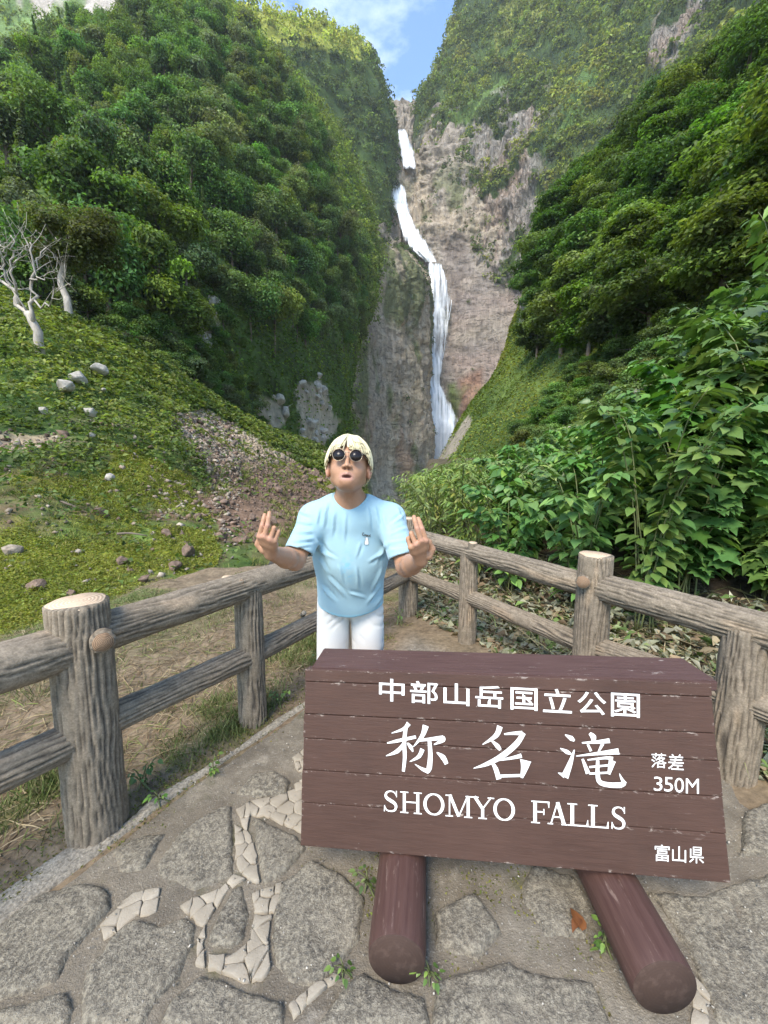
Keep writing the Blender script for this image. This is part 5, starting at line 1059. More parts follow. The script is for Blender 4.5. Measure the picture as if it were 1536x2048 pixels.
def plant_proto(key, h, spread, nst, nleaf, kind, size, single, bare):
    """stem meshes, single leaf spots and one mesh of the remaining leaves, shared by every plant of this make"""
    r = np.random.default_rng(4000 + len(PLANTS) * 7); spots = []; stems = []
    for s in range(nst):
        a = r.uniform(0, 6.283); hh = h * r.uniform(.7, 1.0); out = spread * r.uniform(.3, 1.0)
        q = np.array([[r.normal() * .05, r.normal() * .05, -.05], [math.cos(a) * out * .25, math.sin(a) * out * .25, hh * .5], [math.cos(a) * out * .7, math.sin(a) * out * .7, hh * .88], [math.cos(a) * out * 1.1, math.sin(a) * out * 1.1, hh]])
        c = catmull(q, 10); V, Q, T = tube(c, np.linspace(.007, .0028, 10) * (.6 + .4 * min(h, 1.5)), 5)
        me = mk_mesh('stem', V, [Q, T], None, True); me.materials.append(M_STALK); stems.append(me)
        for j in range(max(2, nleaf // nst)):
            t = r.uniform(bare, 1.0); p = np.array([np.interp(t * 9, np.arange(10), c[:, i]) for i in range(3)]); b = r.uniform(0, 6.283)
            d = np.array([math.cos(b), math.sin(b), r.uniform(-.25, .25)]) + .5 * np.array([math.cos(a), math.sin(a), 0]); off = nrm(d) * size * r.uniform(.2, .9)
            spots.append((p + off, d + np.array([0, 0, -.25]), np.array([0, 0, 1.0]) + r.normal(size=3) * .28, size * r.uniform(.6, 1.25), r.choice(4, p=[.4, .3, .22, .08])))
    order = r.permutation(len(spots)); mb = MB(); sing = []
    for k, i in enumerate(order):
        p, d, up, s, ti = spots[i]; x, y, z = frame(d, up)
        if k < single: sing.append((LEAFM[kind, ti], Matrix(((x[0] * s, y[0] * s, z[0] * s, p[0]), (x[1] * s, y[1] * s, z[1] * s, p[1]), (x[2] * s, y[2] * s, z[2] * s, p[2]), (0, 0, 0, 1)))))
        else:
            V, Q, T = LEAFG[kind]; mb.add(p + s * (V[:, :1] * x + V[:, 1:2] * y + V[:, 2:] * z), Q, T, np.array(TINT[kind][ti]) * r.uniform(1.0, 1.4))
    fo = None
    if mb.n: fo = mb.mesh('foliage', True); fo.materials.append(M_LEAFN)
    PLANTS[key] = (stems, sing, fo); return PLANTS[key]
def make_plant(loc, h, spread, nst, nleaf, kind, size, seed, single, name, label, cat, group, bare=.35):
    r = np.random.default_rng(seed)
    hc = min((.13, .7, 1.1, 1.6, 2.3), key=lambda q: abs(math.log(q / h))); key = (kind, hc, single > 0, int(r.integers(2)), nst)
    stems, sing, fo = PLANTS.get(key) or plant_proto(key, hc, spread * hc / h, nst, int(nleaf * (hc / h) ** .5), kind, size * (hc / h if hc == .13 else 1), single, bare)
    k = h / hc; root = empty(name, tuple(loc), r.uniform(0, 6.283), (k ** .6, k ** .6, k)); tag(root, label, cat, group)
    for me in stems: q = bpy.data.objects.new('stem', me); COL.objects.link(q); q.parent = root
    for me, M in sing: q = bpy.data.objects.new('leaf', me); COL.objects.link(q); q.parent = root; q.matrix_basis = M
    if fo: q = bpy.data.objects.new('foliage', fo); COL.objects.link(q); q.parent = root
    return root
TOPX = np.array([(760, 985), (800, 965), (850, 938), (950, 905), (1050, 885), (1150, 838), (1250, 790), (1350, 700), (1450, 575), (1540, 505), (1720, 420)], float)
rp = np.random.default_rng(77); placed = []; tries = 0
while len(placed) < 135 and tries < 12000:
    tries += 1; px = rp.uniform(815, 1660); Yd = rp.uniform(3.0, 11.5) ** 1.0
    X = (px - 768) / 768 * (Yd * CP); dr = (X - .25) * .845 + (Yd - 3.8) * .535
    if dr < 1.25 or dr > 7.5: continue
    if any(math.hypot(X - a, Yd - b) < .40 for a, b, *_ in placed): continue
    zg = float(ground_z(X, Yd)); zt = float(atY(px, np.interp(px, TOPX[:, 0], TOPX[:, 1]), Yd)[2]); h = zt - zg
    if h < .45: continue
    placed.append((X, Yd, zg, min(h * rp.uniform(.72, 1.0), 2.9), px, dr))
placed.sort(key=lambda p: p[1])
for k, (X, Yd, zg, h, px, dr) in enumerate(placed):
    if px < 1010: kind, sz, nm, lb, gp = 'lance', .13, 'bamboo_grass', 'yellow green plant with narrow pointed leaves on thin stalks behind the fence', 'narrow leaved plants on the bank'
    elif px > 1330: kind, sz, nm, lb, gp = 'palm', .15, 'maple_leaf_shrub', 'tall shrub with large lobed leaves on the bank behind the fence', 'large lobed shrubs on the bank'
    else: kind, sz, nm, lb, gp = ('ovate', .125, 'broadleaf_shrub', 'arching shrub with broad pointed leaves on the bank behind the fence', 'broad leaved shrubs on the bank')
    zn = ' right behind the fence corner' if px < 900 else ' behind the rail between corner and thick post' if px < 1130 else ' behind the tall post of the right fence' if px < 1300 else ' above the heap of wilted leaves' if px < 1450 else ' at the outer end of the right fence'
    lb = ('tall ' if h > 1.7 else 'low ' if h < .9 else '') + {'lance': 'yellow green plant with narrow pointed leaves', 'palm': 'shrub with large lobed leaves', 'ovate': 'arching shrub with broad pointed leaves'}[kind] + (zn if dr < 3 else ' further up the bank' + (' by the right slope' if dr > 5 else ''))
    make_plant((X, Yd, zg), h, .42 + .16 * h, 7 if kind != 'lance' else 10, int(200 + 170 * h) if kind != 'lance' else int(150 + 110 * h), kind, sz, 3000 + k, 40 if k < 30 else 0, nm, lb, 'shrub' if kind != 'lance' else 'plant', gp, .16 if dr < 2.0 else .06)
print('plants', len(placed))
# overhanging leafy branch entering from the right
for k, (px, py, Yd) in enumerate(((1500, 560, 4.0), (1540, 640, 4.3), (1560, 480, 5.0), (1500, 420, 7.0), (1560, 300, 8.0))):
    p = atY(px + 40, py + 60, Yd); zg = float(ground_z(p[0], p[1]))
    make_plant((p[0], p[1], zg), p[2] - zg, .7, 6, 200, 'palm' if k < 3 else 'ovate', .15, 3300 + k, 0, 'leafy_sapling', 'tall leafy sapling leaning over the shrubs at the edge of the bank', 'sapling', 'saplings on the bank', .5)
def blades(P, D, L, Wd, droop, col, r, flat=False):
    n = len(P); D = nrm(D); s = nrm(np.cross(D, np.array([0, 0, 1.0]) + r.normal(size=(n, 3)) * .3)) * (np.broadcast_to(Wd, (n,))[:, None] / 2); L = np.broadcast_to(L, (n,))[:, None]; dz = np.array([0, 0, -1.0]) * np.broadcast_to(droop, (n,))[:, None] * L
    m_ = P + D * L * .55 + dz * .2; t_ = P + D * L + dz * .7
    V = np.stack([P - s, P + s, m_ + s * .8, m_ - s * .8, t_], 1).reshape(-1, 3); i = np.arange(n)[:, None] * 5
    return V, np.concatenate([i + [[0, 1, 2, 3]]]), np.concatenate([i + [[3, 2, 4]]]), np.repeat(np.broadcast_to(col, (n, 3)), 5, 0)
rb = np.random.default_rng(91)
def zone(n, fn, lo, hi):
    out = []
    while len(out) < n:
        X = rb.uniform(lo[0], hi[0], 4000); Y = rb.uniform(lo[1], hi[1], 4000); dl = -((X + 1.20) * 0.85 - (Y - 1.45) * 0.527); dr = (X - 0.25) * 0.845 + (Y - 3.80) * 0.535
        k = rb.random(4000) < fn(X, Y, dl, dr); out += list(zip(X[k], Y[k]))
    q = np.array(out[:n]); return np.column_stack([q, ground_z(q[:, 0], q[:, 1])])
nz = lambda X, Y, f, s: fbm(np.stack([X, Y, 0 * X], -1), f, 4, s)
STRAW = np.array([(.28, .22, .13), (.22, .16, .095), (.34, .28, .18), (.16, .11, .07), (.16, .19, .06)])
near = lambda X, Y: np.clip(3.2 / np.hypot(X, Y), .15, 1) ** 1.3
P = zone(17000, lambda X, Y, dl, dr: (dl > .12) * (dl < 3.4) * (Y < 9) * sstep(.36, .5, nz(X, Y, 1.3, 501)) * near(X, Y), (-5, .4), (1.5, 8.5)); n = len(P); a = rb.uniform(0, 6.28, n)
V, Q, T, C = blades(P + [0, 0, .008], np.stack([np.cos(a), np.sin(a), rb.uniform(-.05, .30, n)], -1), rb.uniform(.05, .22, n), rb.uniform(.002, .006, n), .25, STRAW[rb.choice(5, n, p=[.25, .25, .15, .15, .2])] * rb.uniform(.7, 1.25, (n, 1)), rb)
o = obj('dry_straw', mk_mesh('dry_straw', V, [Q, T], C), M_LITTER); tag(o, 'dry straw and dead stalks strewn on the ground behind the fence', 'straw', kind='stuff')
P = zone(9500, lambda X, Y, dl, dr: (dr > .0) * (dr < 2.0) * (Y < 8) * near(X, Y), (.2, .2), (5, 7.5)); n = len(P); dr_ = (P[:, 0] - .25) * .845 + (P[:, 1] - 3.8) * .535
LIT = np.array([(.30, .31, .20), (.22, .27, .11), (.34, .27, .16), (.24, .17, .10), (.38, .37, .27), (.13, .21, .05)])
green = sstep(2.6, 1.6, P[:, 1] - .2 * rb.normal(size=n))
kc = np.where(rb.random(n) < .35 + .5 * green, rb.choice([0, 1, 5, 4], n), rb.choice([2, 3, 4, 0], n))
L = rb.uniform(.04, .13, n); V, T, C = cards(P + np.column_stack([0 * L, 0 * L, rb.uniform(.0, .09, n) * sstep(.1, .8, dr_) + .012]), np.array([0, 0, 1.0]) + rb.normal(size=(n, 3)) * .55, L, L * rb.uniform(.3, .6, n), LIT[kc] * rb.uniform(.7, 1.25, (n, 1)), .35, rb)
o = obj('wilted_leaves', mk_mesh('wilted_leaves', V, T, C), M_LITTER); tag(o, 'heap of cut wilted leaves lying behind the right hand fence', 'leaf litter', kind='stuff')
P = zone(3200, lambda X, Y, dl, dr: (dr > .15) * (dr < 2.2) * (Y < 8) * near(X, Y), (.2, .2), (5, 7.5)); n = len(P); a = rb.uniform(0, 6.28, n)
V, Q, T, C = blades(P + [0, 0, .03], np.stack([np.cos(a), np.sin(a), rb.uniform(0, .5, n)], -1), rb.uniform(.15, .5, n), rb.uniform(.003, .009, n), .3, np.array([(.36, .34, .17), (.26, .29, .10), (.33, .26, .15)])[rb.choice(3, n)] * rb.uniform(.75, 1.2, (n, 1)), rb)
o = obj('cut_stalks', mk_mesh('cut_stalks', V, [Q, T], C), M_LITTER); tag(o, 'cut stalks and straw lying among the wilted leaves', 'straw', kind='stuff')
# grass and moss tufts along the kerb and on the ledge
def tuft_pts(n, fn, lo, hi, k, sp):
    c = zone(n, fn, lo, hi); P = np.repeat(c, k, 0); P[:, :2] += rb.normal(size=(len(P), 2)) * sp; P[:, 2] = ground_z(P[:, 0], P[:, 1]) - .005; return P
P = np.concatenate([tuft_pts(330, lambda X, Y, dl, dr: (dl > -.03) * (dl < .75) * sstep(.45, .6, nz(X, Y, 2.3, 124)) * near(X, Y), (-4, .3), (.4, 4), 26, .035),
                    tuft_pts(420, lambda X, Y, dl, dr: (dl > 1.3) * (dl < 3.6) * sstep(.46, .56, nz(X, Y, 1.1, 125)) * (Y < 9), (-5, 1), (1.5, 9), 24, .06)]); n = len(P); a = rb.uniform(0, 6.28, n)
V, Q, T, C = blades(P, np.stack([np.cos(a) * .5, np.sin(a) * .5, np.ones(n)], -1), rb.uniform(.03, .13, n), rb.uniform(.002, .005, n), rb.uniform(.1, .7, n), np.array([(.11, .17, .04), (.15, .19, .05), (.20, .20, .08), (.08, .13, .03)])[rb.choice(4, n)] * rb.uniform(.7, 1.25, (n, 1)), rb)
o = obj('grass_tufts', mk_mesh('grass_tufts', V, [Q, T], C), M_LITTER); tag(o, 'short grass tufts along the kerb and the ledge behind the left fence', 'grass', kind='stuff')
P = np.concatenate([tuft_pts(90, lambda X, Y, dl, dr: (dl > -.16) * (dl < .10) * near(X, Y), (-4, .3), (.4, 3.6), 60, .05), tuft_pts(40, lambda X, Y, dl, dr: (np.hypot(X - .0, Y - 1.3) < .25) | (np.hypot(X - .5, Y - 1.25) < .35), (-.4, .9), (1, 1.7), 60, .04)]); n = len(P)
L = rb.uniform(.006, .016, n); V, T, C = cards(P + [0, 0, .012], np.array([0, 0, .8]) + rb.normal(size=(n, 3)) * .6, L, L * .5, np.array([(.12, .13, .03), (.15, .14, .04), (.09, .12, .03)])[rb.choice(3, n)] * rb.uniform(.6, 1.2, (n, 1)), .3, rb)
o = obj('kerb_moss', mk_mesh('kerb_moss', V, T, C), M_LITTER); tag(o, 'olive moss growing along the kerb and under the sign', 'moss', kind='stuff')
for k, (px, py, s, n, lb) in enumerate(((285, 1565, .055, 16, 'small green weed beside the thick fence post at the kerb'), (320, 1600, .04, 12, 'small weed by the kerb below the thick fence post'), (425, 1545, .04, 12, 'small light green weed between the two left fence posts'), (560, 1400, .05, 16, 'grassy weed at the foot of the slim left fence post'), (738, 1770, .04, 9, 'tiny bright weed next to the log under the sign'),
        (690, 1940, .03, 12, 'tiny weed in the joint beside the round paving stone'), (862, 1950, .035, 8, 'small weed at the end of the log under the sign'), (1490, 1580, .07, 22, 'leafy weed at the foot of the right fence post'), (1510, 1540, .06, 18, 'green weed behind the sign beside the right fence post'), (800, 1245, .07, 18, 'small green plant at the base of the corner fence post'), (640, 1330, .05, 14, 'dark weed at the path edge left of the person'), (1210, 1900, .04, 10, 'withered weed between the two logs of the sign'))):
    p = onZ(np.float64(px), np.float64(py), .02); make_plant((p[0], p[1], float(ground_z(p[0], p[1]))), s * 2.2, s * 1.2, 4, n, 'ovate', s * .5, 3500 + k, 0, 'weed', lb, 'weed', None, .3)
# dry leaves lying on the path
for k, (px, py, s) in enumerate(((1165, 1865, .07), (1160, 1840, .05), (1095, 1560, .03))):
    p = onZ(np.float64(px), np.float64(py), .04); V, Q, T = LEAFG['ovate']; o = obj('dry_leaf', mk_mesh('dry_leaf', V * s * np.array([1, 1, 1.4]), [Q, T], np.tile((.24, .10, .05), (len(V), 1)), True), M_LITTER, None, (p[0], p[1], float(ground_z(p[0], p[1])) + .05)); o.rotation_euler = (.2, .3, k * 2.2); tag(o, 'curled reddish brown dead leaf lying between the logs of the sign', 'leaf', 'dead leaves on the path')
# small stones on the path
P = zone(1300, lambda X, Y, dl, dr: (dl < -.1) * (dr < -.2) * (Y > .6) * 1.0, (-1.5, .6), (1.6, 3)); pebbles('path_grit', P + [0, 0, .022], rb.uniform(.003, .011, 1300), np.array([(.36, .33, .28)]), 'grit and small stones scattered on the path', 95)

# grass and fern blades on the lower slope
P, N = scatter(G_SCREE, 1500, lambda P, px, py: (px > -420) * (px < 600) * (py > 930) * (py < 1290) * np.clip(7 / P[..., 1], .1, 1) ** 1.5 * sstep(.42, .55, fbm(P, .8, 3, 306)), rb)
P = np.repeat(P, 14, 0) + rb.normal(size=(1500 * 14, 3)) * np.array([.07, .07, .01]); n = len(P); a = rb.uniform(0, 6.28, n); sc_ = np.clip(P[:, 1] / 9, .6, 2)
V, Q, T, C = blades(P, np.stack([np.cos(a) * .6, np.sin(a) * .6, np.ones(n)], -1), rb.uniform(.06, .24, n) * sc_, rb.uniform(.006, .014, n) * sc_, rb.uniform(.2, .8, n), np.array([(.16, .22, .05), (.22, .25, .06), (.28, .27, .10), (.11, .17, .04)])[rb.choice(4, n)] * rb.uniform(.7, 1.25, (n, 1)), rb)
o = obj('slope_grass', mk_mesh('slope_grass', V, [Q, T], C), M_LITTER); tag(o, 'loose yellow green grass growing over the lower slope', 'grass', kind='stuff')
# ------------------------------------------------------------------ the person: distance-field modelling, one continuous body
class Field:
    def __init__(s, lo, hi, h):
        s.h = h; s.lo = np.array(lo, float); s.n = np.ceil((np.array(hi) - s.lo) / h).astype(int) + 1
        s.f = np.full(s.n, .2, np.float32)
    def sl(s, a, b, m):
        i = np.clip(np.floor((np.minimum(a, b) - m - s.lo) / s.h).astype(int), 0, s.n - 1); j = np.clip(np.ceil((np.maximum(a, b) + m - s.lo) / s.h).astype(int) + 1, 1, s.n)
        ax = [s.lo[k] + s.h * np.arange(i[k], j[k]) for k in range(3)]
        return tuple(slice(i[k], j[k]) for k in range(3)), np.stack(np.meshgrid(*ax, indexing='ij'), -1).astype(np.float32)
    def put(s, sl, d, k, sub=False):
        g = s.f[sl]; d = d.astype(np.float32)
        if sub: s.f[sl] = np.maximum(g, -d); return
        if k <= 0: s.f[sl] = np.minimum(g, d); return
        t = np.clip(.5 + .5 * (g - d) / k, 0, 1); s.f[sl] = g * (1 - t) + d * t - k * t * (1 - t)
    def cone(s, a, b, ra, rb, k=.02, sy=1.0, sub=False):
        a = np.array(a, float); b = np.array(b, float); sl, P = s.sl(a, b, max(ra, rb) + k + 3 * s.h); S = np.array([1, sy, 1.0])
        q = (P - a) * S; e = (b - a) * S; t = np.clip(q @ e / max(e @ e, 1e-9), 0, 1); d = np.linalg.norm(q - t[..., None] * e, axis=-1) - (ra + (rb - ra) * t)
        s.put(sl, d / sy, k, sub); return s
    def ell(s, c, r, R=np.eye(3), k=.02, sub=False):
        c = np.array(c, float); r = np.array(r, float); m = r.max(); sl, P = s.sl(c, c, m + k + 3 * s.h); q = (P - c) @ R
        k0 = np.linalg.norm(q / r, axis=-1); k1 = np.linalg.norm(q / r ** 2, axis=-1); s.put(sl, k0 * (k0 - 1) / np.maximum(k1, 1e-6), k, sub); return s
def surface_nets(f, lo, h):
    ins = f < 0; c = np.zeros(tuple(np.array(f.shape) - 1), np.uint8)
    cs = [(a, b, d) for a in (0, 1) for b in (0, 1) for d in (0, 1)]; sh = c.shape
    for a, b, d in cs: c += ins[a:a + sh[0], b:b + sh[1], d:d + sh[2]]
    I = np.argwhere((c > 0) & (c < 8)); vid = np.full(sh, -1, np.int32); vid[I[:, 0], I[:, 1], I[:, 2]] = np.arange(len(I))
    val = np.stack([f[I[:, 0] + a, I[:, 1] + b, I[:, 2] + d] for a, b, d in cs], 1); C = np.array(cs, float); acc = np.zeros((len(I), 3)); w = np.zeros(len(I))
    for i in range(8):
        for j in range(i + 1, 8):
            if np.abs(C[i] - C[j]).sum() == 1:
                x = (val[:, i] < 0) != (val[:, j] < 0); t = np.where(x, val[:, i] / np.where(x, val[:, i] - val[:, j], 1), 0); acc += x[:, None] * (C[i] + t[:, None] * (C[j] - C[i])); w += x
    V = lo + h * (I + acc / w[:, None]); Q = []
    for ax in range(3):
        o1, o2 = [(1, 2), (2, 0), (0, 1)][ax]; s0 = [slice(None)] * 3; s1 = [slice(None)] * 3; s0[ax] = slice(0, -1); s1[ax] = slice(1, None)
        x = ins[tuple(s0)] != ins[tuple(s1)]; E = np.argwhere(x); ok = (E[:, o1] > 0) & (E[:, o2] > 0) & (E[:, o1] < sh[o1]) & (E[:, o2] < sh[o2]); E = E[ok]
        q = []
        for da, db in ((0, 0), (-1, 0), (-1, -1), (0, -1)):
            e = E.copy(); e[:, o1] += da; e[:, o2] += db; q.append(vid[e[:, 0], e[:, 1], e[:, 2]])
        q = np.stack(q, 1); fl = ins[E[:, 0], E[:, 1], E[:, 2]]; q[~fl] = q[~fl][:, ::-1]; Q.append(q)
    return V, np.concatenate(Q)[:, ::-1]
def smooth_verts(V, Q, it=2, lam=.5):
    e = np.concatenate([Q[:, [0, 1]], Q[:, [1, 2]], Q[:, [2, 3]], Q[:, [3, 0]]]); n = len(V)
    for _ in range(it):
        acc = np.zeros((n, 3)); w = np.zeros(n)
        for k in range(3): acc[:, k] = np.bincount(e[:, 0], V[e[:, 1], k], n) + np.bincount(e[:, 1], V[e[:, 0], k], n)
        w = np.bincount(e[:, 0], minlength=n) + np.bincount(e[:, 1], minlength=n); V = V * (1 - lam) + lam * acc / np.maximum(w, 1)[:, None]
    return V
def vnormals(V, Q):
    fn = np.cross(V[Q[:, 2]] - V[Q[:, 0]], V[Q[:, 3]] - V[Q[:, 1]]); N = np.zeros_like(V)
    for k in range(4):
        for a in range(3): N[:, a] += np.bincount(Q[:, k], fn[:, a], len(V))
    return nrm(N)
A3 = lambda x, y, Y: atY(np.float64(x), np.float64(y), np.float64(Y))
PX0 = -.148
pel, che, nek = np.array([-.158, 1.75, .80]), np.array([-.145, 1.64, 1.18]), np.array([-.140, 1.585, 1.36])
ti = math.radians(17); HF = np.array([.03, -math.cos(ti), math.sin(ti)]); HF /= np.linalg.norm(HF); HX = nrm(np.cross(np.array([.04, math.sin(ti), math.cos(ti)]), HF) * -1); HU = nrm(np.cross(HF, HX) * -1)
if HU[2] < 0: HU = -HU
if HX[0] < 0: HX = -HX
HR = np.stack([HX, HF, HU], 1); HC = np.array([-.137, 1.51, 1.503])
hp = lambda x, f, u: HC + HX * x + HF * f + HU * u
shL, shR = A3(628, 1038, 1.60), A3(780, 1038, 1.60)
elL, elR = A3(590, 1121, 1.45), A3(812, 1134, 1.45)
wrL, wrR = A3(543, 1106, 1.250), A3(841, 1120, 1.250)
B = Field((-.50, 1.20, -.03), (.24, 2.0, 1.50), .007)
# trunk and legs
B.cone(pel + [0, -.02, .12], che, .110, .132, .03, 1.45).cone(che, che + [0, -.03, .10], .132, .11, .03, 1.45).cone(shL, shR, .05, .05, .05).cone(nek + [0, .02, -.05], nek, .075, .060, .04)
for s in (-1, 1):
    hip = pel + [s * .074, .0, .07]; kn = np.array([pel[0] + s * .098, 1.70, .47]); an = np.array([pel[0] + s * .105, 1.80, .085])
    B.cone(hip, kn, .062, .052, .02).cone(kn, kn * .55 + an * .45 + [0, .012, 0], .054, .052, .03).cone(kn * .55 + an * .45 + [0, .012, 0], an, .052, .036, .03).cone(an + [0, .02, -.045], an + [s * .02, -.13, -.055], .034, .026, .03)
# neck and head
B.cone(nek + [0, .012, -.02], hp(0, -.032, -.055), .0525, .0500, .025)
BODY = B; B = Field((-.25, 1.37, 1.28), (-.02, 1.66, 1.65), .0032)
B.cone(nek + [0, .02, -.05], nek, .075, .060, .04)
B.cone(nek + [0, .012, -.02], hp(0, -.032, -.055), .053, .0505, .012)
B.ell(hp(0, -.012, .012), (.074, .092, .100), HR, .02).ell(hp(0, .030, -.048), (.055, .058, .060), HR, .03).ell(hp(0, .060, -.083), (.025, .026, .018), HR, .025)
for s in (-1, 1):
    B.ell(hp(s * .040, .042, -.030), (.020, .026, .024), HR, .02).cone(hp(s * .052, -.005, -.055), hp(s * .018, .048, -.085), .013, .013, .025)
    B.ell(hp(s * .080, -.010, -.016), (.011, .019, .032), HR, .006).ell(hp(s * .087, .002, -.014), (.006, .008, .017), HR, 0, True)
    B.ell(hp(s * .031, .094, .010), (.018, .012, .012), HR, 0, True)
B.cone(hp(-.04, .072, .030), hp(.04, .072, .030), .014, .014, .015).cone(hp(0, .082, .020), hp(0, .100, -.027), .0058, .0085, .014)
for s in (-1, 1): B.ell(hp(s * .0115, .092, -.030), (.0082, .010, .0072), HR, .007)
for s in (-1, 1): B.ell(hp(s * .0068, .100, -.0385), (.0048, .0055, .0045), HR, 0, True)
B.cone(hp(-.022, .072, -.068), hp(0, .088, -.056), .0065, .0085, .009).cone(hp(.022, .072, -.068), hp(0, .088, -.056), .0065, .0085, .009).cone(hp(-.016, .078, -.077), hp(.016, .078, -.077), .0085, .0085, .008)
B.ell(hp(0, .092, -.067), (.021, .014, .0045), HR, 0, True)
# arms and hands, each meshed finely and set on the wrist
PARTS = [surface_nets(B.f, B.lo, B.h)]
def arm(sh, el, wr, px):
    BODY.cone(sh, el, .046, .036, .03).cone(el, el * .6 + wr * .4, .0365, .036, .02).cone(el * .6 + wr * .4, wr, .0355, .0242, .02)
    c_ = (wr + A3(*px['K'][1])) / 2; B = Field(np.minimum(wr, c_) - [.09, .08, .09], np.maximum(wr, c_) + [.09, .10, .15], .0029)
    B.cone(wr * .45 + el * .55, wr, .0365, .0248, .02)
    K = [A3(*q) for q in px['K']]
    for q in K: B.cone(wr + (q - wr) * .06, q, .0155, .0092, .014)
    B.cone(K[0] * .7 + wr * .3, K[3] * .7 + wr * .3, .012, .012, .012)
    for ch, r in zip(px['F'], (.0079, .0082, .0079, .0070)):
        pts = [A3(*q) for q in ch]
        for i in range(len(pts) - 1): B.cone(pts[i], pts[i + 1], r * (1.04 - .06 * i), r * (.99 - .06 * i), .002)
    pts = [A3(*q) for q in px['T']]
    for i in range(len(pts) - 1): B.cone(pts[i], pts[i + 1], .0135 - .002 * i, .0115 - .0015 * i, .006)
    lo_, hi_ = B.lo, B.lo + B.h * (B.n - 1)
    PARTS.append(surface_nets(B.f, B.lo, B.h))
arm(shL, elL, wrL, {'K': [(518.5, 1073, 1.185), (529, 1073, 1.178), (540, 1079, 1.180), (549.5, 1083, 1.188)],
    'F': [[(518.5, 1073, 1.185), (524.5, 1051, 1.182), (527.5, 1039, 1.187), (529.5, 1030, 1.194)], [(529, 1073, 1.178), (535, 1051, 1.176), (537.5, 1036, 1.182), (539, 1026, 1.190)], [(540, 1079, 1.180), (548, 1056, 1.186), (549, 1061, 1.212), (545, 1073, 1.214)], [(549.5, 1083, 1.188), (557, 1063, 1.194), (557, 1068, 1.215), (552, 1077, 1.216)]],
    'T': [(527, 1100, 1.232), (517, 1088, 1.235), (521, 1074, 1.228), (530, 1066, 1.222)]})
arm(shR, elR, wrR, {'K': [(852.5, 1081, 1.185), (842, 1081, 1.178), (831.5, 1089, 1.180), (821, 1095, 1.188)],
    'F': [[(852.5, 1081, 1.185), (844, 1057, 1.182), (839.5, 1045, 1.187), (836.5, 1037, 1.194)], [(842, 1081, 1.178), (834, 1057, 1.176), (830, 1043, 1.182), (828, 1034, 1.190)], [(831.5, 1089, 1.180), (822.5, 1067, 1.186), (821.5, 1072, 1.212), (826, 1084, 1.214)], [(821, 1095, 1.188), (815.5, 1077, 1.194), (816, 1082, 1.215), (821, 1090, 1.216)]],
    'T': [(857, 1112, 1.232), (864, 1098, 1.235), (857, 1084, 1.228), (847, 1076, 1.222)]})
PARTS.insert(0, surface_nets(BODY.f, BODY.lo, BODY.h)); off = 0; VV = []; QQ = []
for v, q in PARTS: VV.append(smooth_verts(v, q, 1, .35)); QQ.append(q + off); off += len(v)
V, Q = np.concatenate(VV), np.concatenate(QQ)
q = (V - HC) @ HR; dist = lambda p: np.linalg.norm(V - p, axis=1)
C = np.tile(np.array([.41, .225, .135]), (len(V), 1)) * (.92 + .16 * fbm(V, 60, 3, 801))[:, None]
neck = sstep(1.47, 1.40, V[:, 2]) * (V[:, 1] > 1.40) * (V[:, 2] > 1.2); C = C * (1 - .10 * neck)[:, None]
lip = np.exp(-(((q[:, 0]) / .024) ** 4 + ((q[:, 2] + .067) / .015) ** 4)) * (q[:, 1] > .06); C = lerp(C, (.43, .225, .19), lip * .75); mth = np.exp(-((q[:, 0] / .021) ** 4 + ((q[:, 2] + .067) / .0055) ** 4)) * (q[:, 1] > .05); C = lerp(C, (.10, .035, .03), mth * .85); nos = np.exp(-(((np.abs(q[:, 0]) - .0068) / .005) ** 4 + ((q[:, 2] + .0385) / .0055) ** 4)) * (q[:, 1] > .08); C = lerp(C, (.08, .03, .025), nos * .8)
ear = sstep(.070, .078, np.abs(q[:, 0])) * (np.abs(q[:, 2] + .012) < .05) * (V[:, 2] > 1.4); C = lerp(C, (.52, .27, .19), ear * .6)
brow = np.exp(-(((np.abs(q[:, 0]) - .032) / .018) ** 4 + ((q[:, 2] - .040 + .0015 * np.abs(q[:, 0]) / .03) / .005) ** 4)) * (q[:, 1] > .05); C = lerp(C, (.10, .07, .05), brow * .8)
kn_ = np.zeros(len(V))
for p in ((518.5, 1073, 1.18), (529, 1073, 1.17), (852, 1081, 1.18), (842, 1081, 1.17), (540, 1079, 1.175), (831.5, 1089, 1.175), (525, 1051, 1.175), (535, 1051, 1.17), (844, 1057, 1.175), (834, 1057, 1.17)): kn_ = np.maximum(kn_, np.exp(-(dist(A3(*p)) / .010) ** 2))
C = lerp(C, (.50, .26, .19), kn_ * .6)
m = NT('skin'); o_ = m.obj(); n1 = m.noise(o_, 220, 4, .6); M_SKIN = m.done(m.pbr(m.mix(1.0, m.attr(), m.node('CombineColor', i0=m.rng(n1, .3, .7, .94, 1.06), i1=m.rng(n1, .3, .7, .93, 1.07), i2=m.rng(n1, .3, .7, .92, 1.08)).outputs[0], 'MULTIPLY'), .48, m.bump(n1, .12, .002), .4))
person = obj('person', mk_mesh('person', V, Q, C, True), M_SKIN)
tag(person, 'person in light blue T-shirt and round sunglasses raising two fingers of each hand', 'person')
